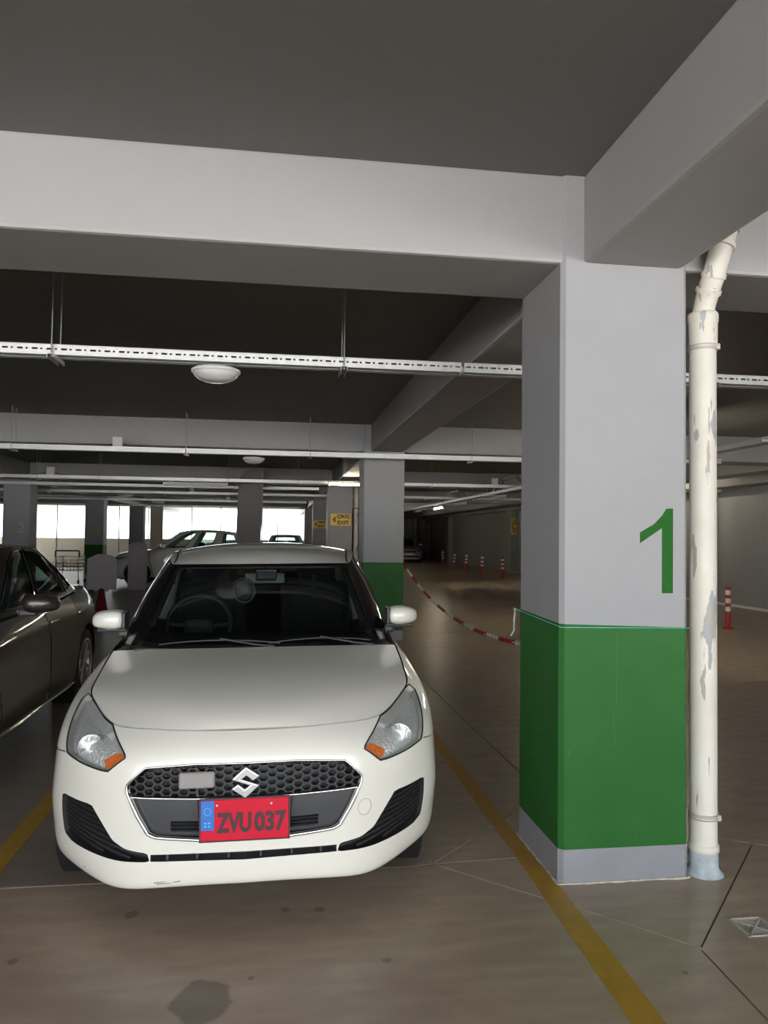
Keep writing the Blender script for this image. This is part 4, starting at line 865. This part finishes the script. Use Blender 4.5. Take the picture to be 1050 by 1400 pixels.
def jbox(x, y, z, label, s=.13):
    j = empty('junction_box', (x, y+.07, z+.002)); tag(j, label, 'junction box', 'junction boxes on the trays'); MB().box((0, 0, s/2), (s, .06, s), .008).build('box_body', M_WPLAST, j); MB().box((0, -.034, s/2), (s*.86, .008, s*.86), .003).build('box_lid', M_WPLAST, j)
    for sx in (-1, 1): MB().tube([(sx*s*.5, 0, s*.3), (sx*s*1.2, 0, s*.12), (sx*s*2.2, .01, .0)], .006, 5).build('cable', M_BPLAST, j)
jbox(-2.12, 10.49, TZ+.062, 'white junction box on the tray before the second cross beam'); jbox(-4.51, 15.99, TZ+.062, 'white junction box on the thin tray left of the bays', .16)
jbox(-2.45, 18.24, TZ+.064, 'small white junction box on the tray before the third cross beam', .12); jbox(-2.3, 21.19, TZ+.06, 'small white junction box on the tray behind the third cross beam', .12); jbox(-1.6, 25.79, TZ+.06, 'small white junction box on the tray before the fourth cross beam', .12)
jbox(4.7, 15.99, TZ+.064, 'white junction box where the lane tray crosses', .14)
M_TUBE = mat('lit_tube', (1, 1, 1), .4, emit=(1.0, .88, .66), estr=120.0); M_TUBE_OFF = mat('unlit_tube', (.75, .75, .73), .35)
def batten(x, y, z, ln, ax, label, lit):
    t = empty('tube_lamp', (x, y, z)); tag(t, label, 'lamp'); d = (ln, .06, .035) if ax == 'x' else (.06, ln, .035); MB().box((0, 0, .018), d, .006).build('lamp_body', M_WPLAST, t); q = ln/2-.03
    MB().tube([(-q, 0, -.02), (q, 0, -.02)] if ax == 'x' else [(0, -q, -.02), (0, q, -.02)], .024, 10).build('tube', M_TUBE if lit else M_TUBE_OFF, t)
    for s in (-1, 1): MB().box((s*(q+.012), 0, -.012) if ax == 'x' else (0, s*(q+.012), -.012), (.03, .05, .055), .006).build('lamp_holder', M_WPLAST, t)
batten(1.40, 15.94, 2.635, .70, 'x', 'glowing tube lamp before the column with the exit sign', True)
batten(-1.65, 15.94, 2.55, 1.30, 'x', 'unlit tube lamp under the thin tray above the crossover', False)
batten(5.10, 17.2, 2.47, 1.25, 'y', 'unlit tube lamp under the lane tray, nearest the drainpipe', False); batten(5.10, 20.8, 2.47, 1.25, 'y', 'unlit middle tube lamp under the lane tray', False)
batten(5.10, 23.7, 2.47, 1.25, 'y', 'glowing tube lamp under the lane tray', True); batten(5.10, 9.6, 2.47, 1.25, 'y', 'glowing tube lamp under the lane tray, added out of sight behind the drainpipe to brighten the lane', True); batten(5.10, 13.2, 2.47, 1.25, 'y', 'glowing tube lamp under the lane tray, added out of sight behind the numbered column to brighten the lane', True)  # lamps behind drainpipe and numbered column are added to brighten the lane
batten(5.10, 33.0, 2.47, 1.25, 'y', 'glowing tube lamp under the lane tray, added unseen behind the second column for more light', True); batten(5.10, 40.5, 2.47, 1.25, 'y', 'glowing tube lamp added unseen at the far end of the lane tray', True)  # unseen lamps added for more light at the deep end of the lane
batten(9.20, 17.6, 3.134, 1.25, 'y', 'glowing tube lamp added out of sight near the side wall before the pilaster', True); batten(9.20, 23.0, 3.134, 1.25, 'y', 'glowing tube lamp near the side wall, added out of sight behind the numbered column', True)  # added lamps, out of sight, that lift the light on the side wall
batten(5.10, 27.2, 2.47, 1.25, 'y', 'unlit far tube lamp at the end of the lane tray', False)

# ---------------------------------------------------------------- drainpipe
def peeling():
    m = bpy.data.materials.new('peeling_cream_paint'); m.use_nodes = True; N, L = nodes_of(m); b = N['Principled BSDF']; tc = N.new('ShaderNodeTexCoord')
    def nz(scale, st, off=(0, 0, 0)):
        mp = N.new('ShaderNodeMapping'); mp.inputs['Scale'].default_value = st; mp.inputs['Location'].default_value = off; L.new(tc.outputs['Object'], mp.inputs[0]); n = N.new('ShaderNodeTexNoise'); n.inputs['Scale'].default_value = scale; n.inputs['Detail'].default_value = 5; L.new(mp.outputs[0], n.inputs[0]); return n.outputs['Fac']
    def ramp(x, a, c):
        r = N.new('ShaderNodeMapRange'); L.new(x, r.inputs[0]); r.inputs[1].default_value = a; r.inputs[2].default_value = c; return r.outputs[0]
    def mx(f, a, c):
        x = N.new('ShaderNodeMix'); x.data_type = 'RGBA'; L.new(f, x.inputs[0]); (L.new(a, x.inputs[6]) if not isinstance(a, tuple) else setattr(x.inputs[6], 'default_value', (*a, 1))); x.inputs[7].default_value = (*c, 1); return x.outputs[2]
    c = mx(ramp(nz(5, (1, 1, .6)), .4, .7), (.80, .765, .68), (.68, .63, .54)); c = mx(ramp(nz(11, (1, 1, .28), (3, 1, 2)), .612, .626), c, (.36, .37, .36)); c = mx(ramp(nz(26, (1, 1, .16), (7, 3, 5)), .640, .655), c, (.40, .36, .30))
    L.new(c, b.inputs['Base Color']); b.inputs['Roughness'].default_value = .5
    bp = N.new('ShaderNodeBump'); bp.inputs['Strength'].default_value = .3; bp.inputs['Distance'].default_value = .004; L.new(nz(14, (1, 1, .4), (3, 1, 2)), bp.inputs['Height']); L.new(bp.outputs[0], b.inputs['Normal']); return m
M_PEEL = peeling()
pipe = empty('drainpipe', (1.968, 3.30, 0)); tag(pipe, 'peeling cream drainpipe standing beside the numbered column', 'pipe')
r = .060
MB().lathe([(r, .02), (r, 2.40), (r*.995, 2.43)], n=32).build('lower_pipe', M_PEEL, pipe)
MB().lathe([(r*1.02, 2.42), (r*1.08, 2.44), (r*1.11, 2.54), (r*1.17, 2.545), (r*1.17, 2.575), (r*1.10, 2.585), (r*.80, 2.588)], n=32).build('socket', M_PEEL, pipe)
el = [(0, 0, 2.56), (.001, -.012, 2.62), (.003, -.045, 2.68), (.006, -.082, 2.74), (.012, -.105, 2.80), (.028, -.112, 2.87), (.052, -.114, 2.95), (.082, -.114, 3.05), (.118, -.114, 3.165)]; MB().tube(el, .050, 24).build('bend', M_PEEL, pipe)
for i, rr in ((2, .058), (3, .056), (5, .060), (6, .059)):
    a_, b_ = Vector(el[i]), Vector(el[i+1]); d_ = (b_-a_).normalized()*.011; MB().tube([tuple(a_-d_), tuple(a_+d_)], rr, 24).build('bend_collar', M_PEEL, pipe)
for z in (2.42, .262):
    cl = MB().lathe([(r+.001, z-.012), (r+.007, z-.012), (r+.007, z-.004), (r+.003, z), (r+.007, z+.004), (r+.007, z+.012), (r+.001, z+.012)], n=32); cl.box((.045, -.05, z), (.02, .02, .028), .004); cl.build('pipe_clamp', mat('painted_clamp', (.52, .49, .44), .5, metal=.2), pipe)
MB().lathe([(r, .10), (r*1.12, .105), (r*1.12, .13), (r, .135)], n=32).build('lower_collar', M_PEEL, pipe)
MB().lathe([(r, .12), (r*1.06, .10), (r*1.06, .03), (r*1.3, .008), (r*1.45, 0)], n=28).build('pipe_foot', mat('blue_stained_mortar', (.46, .52, .55), .8, var=.35, scale=14, bump=.5, bscale=60), pipe)
# ---------------------------------------------------------------- cord around the numbered column, chain
M_CORD = mat('turquoise_cord', (.12, .52, .42), .6)
def cz(x, y): return 1.142 + (-.019*(x-1.258)/.61)*(1-(y-3.253)/.575) + .014*(1-(x-1.258)/.61)*((y-3.253)/.575)
cord = MB(); x0, x1, y0, y1 = 1.250, 1.876, 3.2450, 3.836
cord.tube([(x0, y1, 1.150), (x0, y0+.01, 1.132), (x0+.01, y0, 1.128), (x1-.01, y0, 1.122), (x1, y0+.01, 1.122), (x1, y1, 1.135), (x0, y1, 1.150)], .0022, 5)
tag(cord.build('cord', M_CORD), 'thin turquoise cord tied round the numbered column', 'cord')
kn = MB().tube([(x0-.004, y1-.01, 1.150), (x0-.016, y1, 1.16), (x0-.010, y1+.01, 1.13), (x0-.018, y1, 1.10), (x0-.014, y1+.01, 1.07), (x0-.018, y1, 1.04), (x0-.035, y1, 1.015)], .004, 6)
tag(kn.build('cord_end', mat('frayed_cord', (.45, .62, .56), .7)), 'frayed end of the turquoise cord hanging from its knot', 'cord')
def chain(a, b, sag, label):
    c = empty('barrier_chain', a); tag(c, label, 'chain'); A, B = Vector(a), Vector(b); L = (B-A).length; n = int(L/.046)
    lm = []
    for i, mm in enumerate((M_RED, M_WHITE)):
        t = MB(); t.tube([(.030*math.cos(q), .017*math.sin(q), 0) for q in np.linspace(0, 2*math.pi, 12, endpoint=False)], .0055, 5, closed=True); o = t.build('link', mm, c); lm.append(o)
    pos = lambda t: A.lerp(B, t) + Vector((0, 0, -sag*4*t*(1-t)))
    first = [True, True]
    for k in range(n):
        t = (k+.5)/n; p = pos(t); d = (pos(min(1, t+.5/n)) - pos(max(0, t-.5/n))).normalized(); q = d.to_track_quat('X', 'Z').to_matrix().to_4x4() @ Matrix.Rotation(R(90*(k % 2)), 4, 'X'); kind = (int(t*L/.42)) % 2
        if first[kind]: o = lm[kind]; first[kind] = False
        else: o = lm[kind].copy(); COL.objects.link(o)
        o.parent = c; o.matrix_local = Matrix.Translation(p - A) @ q
    for e in (A, B): MB().tube([tuple(e - A), tuple(e - A + Vector((0, .0, .02)))], .008, 6).build('hook', M_STEEL, c)
chain((1.90, 11.36, 1.15), (1.90, 3.70, 1.00), .43, 'red and white plastic chain sagging between two columns')
# ---------------------------------------------------------------- bollards
def bollard(x, y, label, group=None, lean=0.0, h=.75, r=.045):
    b = empty('bollard', (x, y, 0)); tag(b, label, 'bollard', group); b.rotation_euler = (0, R(lean), 0)
    MB().lathe([(.10, 0), (.10, .012), (.065, .03), (r, .05), (r, h*.42)], n=20).build('base', M_RED, b)
    zz = .42; seq = [('white_band', .11), ('red_band', .09), ('white_band', .11), ('red_band', .09), ('white_band', .11)]
    for nm, d in seq:
        rr = r*1.03 if nm == 'white_band' else r; MB().lathe([(rr, h*zz), (rr, h*(zz+d))], n=20).build(nm, mat('reflective_white', (.85, .85, .84), .35) if nm == 'white_band' else M_RED, b); zz += d
    MB().lathe([(r, h*zz), (r, h*.98), (r*.85, h), (0.001, h)], n=20).build('cap', M_RED, b)
    return b
for x, y, ln, t in ((9.27, 41.8, 0, 'red bollard with white bands standing closest to the far saloon'), (8.55, 36.1, 4, 'red bollard with white bands, the most tilted of the lane row'), (8.78, 34.6, 2, 'slightly tilted red bollard in the middle of the lane row'),
                    (8.61, 31.2, 1, 'red bollard between the tilted middle one and the one closest to the pilaster sign'), (8.65, 28.4, 0, 'upright red bollard of the lane row closest to the pilaster with the yellow sign')):
    bollard(x, y, t, 'bollards along the driving lane', ln, .78, .06)
bollard(7.77, 12.25, 'single red bollard with white bands right of the drainpipe, before the side wall', None, 0, .72)
# ---------------------------------------------------------------- floor markings and drain
def marking(pts, label, m, name='parking_line'):
    v = [(x, y, .0012) for x, y in pts] + [(x, y, -.003) for x, y in pts]; n = len(pts); tag(mesh_obj(name, v, [tuple(range(n))] + [(i, n+i, n+(i+1) % n, (i+1) % n) for i in range(n)], m), label, 'line marking')
marking([(1.085, 0.2), (1.210, 0.2), (1.255, 3.2), (1.245, 3.6), (1.262, 5.8), (1.262, 8.3), (1.165, 8.3), (1.160, 3.6)], 'worn yellow bay line between the hatchback and the numbered column', M_YELLOW)
marking([(-1.295, 0.2), (-1.195, 0.2), (-1.195, 8.3), (-1.295, 8.3)], 'worn yellow bay line between the hatchback and the dark saloon', M_YELLOW)
marking([(-3.78, 0.2), (-3.68, 0.2), (-3.68, 8.3), (-3.78, 8.3)], 'worn yellow bay line on the far side of the dark saloon', M_YELLOW)
mk = MB().bounds(10.52, 10.60, 8.0, 31.8, -.002, .05, .004); struct('wall_foot_strip', mk, M_WHITE, 'white strip along the foot of the side wall')  # thin white strip at the wall foot
dg = empty('drain_grate', ((DR[0][0]+DR[2][0])/2, (DR[0][1]+DR[2][1])/2, 0)); tag(dg, 'square metal floor drain grate beside the drainpipe', 'drain'); s = .071
fr = MB()
for sx, sy, dx, dy in ((0, -1, 2*s, .010), (0, 1, 2*s, .010), (-1, 0, .010, 2*s), (1, 0, .010, 2*s)): fr.box((sx*(s-.005), sy*(s-.005), -.001), (dx, dy, .012), .001)
M_GRATE = mat('grate_metal', (.50, .46, .40), .5, metal=.3, var=.2, scale=40); fr.build('frame', M_GRATE, dg); MB().bounds(-s, s, -s, s, -.045, -.03).build('drain_pit', M_GAP, dg)
dgb = MB().tube([(-s, -s, -.002), (s, s, -.002)], .006, 5).tube([(-s, s, -.002), (s, -s, -.002)], .006, 5).build('cross_bar', M_GRATE, dg)
for k in (.16, .36, .56, .76):
    a = s*k
    for i in range(4):
        m = MB().box((0, a, -.003), (2*a, .0065, .008)); c, q = math.cos(i*math.pi/2), math.sin(i*math.pi/2); m.v = [(x*c-y*q, x*q+y*c, z) for x, y, z in m.v]; m.build('bar', M_GRATE, dg)
# ---------------------------------------------------------------- exit signs
def exit_sign(x, y, z, w, h, label):
    e = empty('exit_sign', (x, y, z)); tag(e, label, 'sign'); MB().box((0, 0, 0), (w, .012, h), .003).build('panel', M_SIGN, e)
    for t, dz in (('ÇIKIŞ', .24), ('EXIT', -.24)):
        o = link('lettering', fit_mesh(text_mesh(t, h*.44, .001, 1.0, .006), w*(.62 if t != 'EXIT' else .58), h*(.40 if t != 'EXIT' else .32)), M_BLACK, e, (w*.13, -.008, dz*h)); o.rotation_euler = (R(90), 0, 0)
    MB().prism([(-.42*w, 0), (-.25*w, .30*h), (-.25*w, -.30*h)], lambda a, b, q: (a, q, b), -.006, -.009).build('arrow', mat('brown_print', (.18, .05, .015), .5), e)
exit_sign(1.575, ROWS[2]-.008, 1.932, .50, .30, 'yellow ÇIKIŞ EXIT sign with left arrow on the column before the tube lamp')
exit_sign(1.50, ROWS[3]-.008, 1.93, .44, .27, 'small distant yellow exit sign with left arrow on the column nearer the windows')
exit_sign(10.44, 32.59, 2.05, .26, .75, 'narrow yellow sign on the pilaster of the side wall')
# ---------------------------------------------------------------- things on the far left; blurred grey ones built as plain boards and a panel
M_BOARD = mat('mauve_grey_board', (.30, .275, .285), .6, var=.06)
bs = empty('board_sign', (-3.375, 15.6, 0)); tag(bs, 'grey shield-shaped board on a dark red cone behind the saloon', 'sign')
MB().prism([(-.28, .0), (.28, .0), (.285, .58), (.20, .66), (.05, .70), (-.10, .69), (-.275, .60)], lambda a, b, h: (a, h, b+.42), -.02, .02).build('board', M_BOARD, bs)
MB().lathe([(.17, 0), (.17, .02), (.12, .03), (.045, .44), (0.001, .45)], n=24).build('cone', mat('dark_red_cone', (.17, .012, .015), .5), bs)
for x in (-.10, .10): MB().box((x, 0, .41), (.07, .05, .05), .01).build('clip', M_BOARD, bs)
b2 = empty('standing_board', (-3.72, 21.5, 0)); tag(b2, 'tall grey board with handle slot before the crossover front wheel', 'sign')
MB().prism([(-.25, 0), (.25, 0), (.25, 1.18), (.20, 1.26), (.06, 1.30), (-.10, 1.30), (-.22, 1.26), (-.25, 1.18)], lambda a, b, h: (a, h, b), -.02, .02).build('board', M_BOARD, b2)
hs = MB().tube([(-.13, -.025, 1.08), (-.13, -.025, 1.16), (-.09, -.025, 1.20), (.09, -.025, 1.20), (.13, -.025, 1.16), (.13, -.025, 1.08)], .012, 6); hs.build('handle_slot', mat('board_edge', (.20, .18, .19), .6), b2); MB().box((0, .05, .03), (.5, .3, .06), .01).build('foot', M_BOARD, b2)
lp = empty('smudge_panel', (-.585, 17.0, 0)); tag(lp, 'tall brownish grey panel standing in for a blurred shape, leaning before the windows above the hatchback roof', 'panel')  # stands in for an unidentified blurred shape
MB().prism([(-.33, 0), (.20, 0), (.30, 2.98), (.10, 3.0), (-.10, 2.93), (-.22, 2.78), (-.25, 2.6)], lambda a, b, h: (a, h, b), -.06, .06).build('panel', mat('brown_grey_panel', (.155, .145, .15), .7, var=.08, scale=2), lp)
MB().bounds(.262, .285, -.065, .065, .1, 2.9).build('edge_strip', mat('panel_edge', (.24, .23, .235), .7), lp)
ct = empty('shopping_trolley', (-6.2, 24.0, 0)); tag(ct, 'wire shopping trolley before the cream parapet', 'trolley')
MB().tube([(-.34, 0, .80), (-.34, 0, .97), (-.32, 0, .99), (.32, 0, .99), (.34, 0, .97), (.34, 0, .80)], .022, 8).build('handle', mat('brown_handle', (.10, .05, .035), .5), ct)
for x in (-.33, .33):
    for y in (0, .75): MB().tube([(x, y, .06), (x, y, .82)], .014, 6).build('post', M_STEEL, ct); MB().lathe([(.0, -.02), (.055, -.02), (.055, .02), (0, .02)], (x, y, .055), 14, 'x').build('castor', M_RUBBER, ct)
for z in (.40, .50, .60, .70, .80): MB().tube([(-.33, 0, z), (.33, 0, z), (.33, .75, z), (-.33, .75, z)], .008, 5, closed=True).build('basket_wire', M_STEEL, ct)
for k in range(7): x = -.30+.10*k; MB().tube([(x, 0, .80), (x, 0, .38), (x, .75, .38), (x, .75, .80)], .006, 5).build('basket_wire', M_STEEL, ct)
# pipes
def vpipe(x, y, rr, m, label, z1=BZ):
    p = empty('standpipe', (x, y, 0)); tag(p, label, 'pipe'); MB().lathe([(rr, 0), (rr, z1)], n=16).build('pipe_body', m, p)
    for z in (.6, 2.2): MB().lathe([(rr*1.3, z), (rr*1.3, z+.05)], n=16).build('pipe_clamp', M_ROD, p)
vpipe(9.55, 50.9, .09, mat('dark_red_pipe', (.20, .02, .022), .5), 'thick dark red standpipe on the far end wall'); vpipe(10.15, 50.9, .07, MATS['dark_red_pipe'], 'thin dark red standpipe in the far corner')
vpipe(1.985, 19.05, .06, M_PEEL, 'cream drainpipe beside the column with the exit sign')
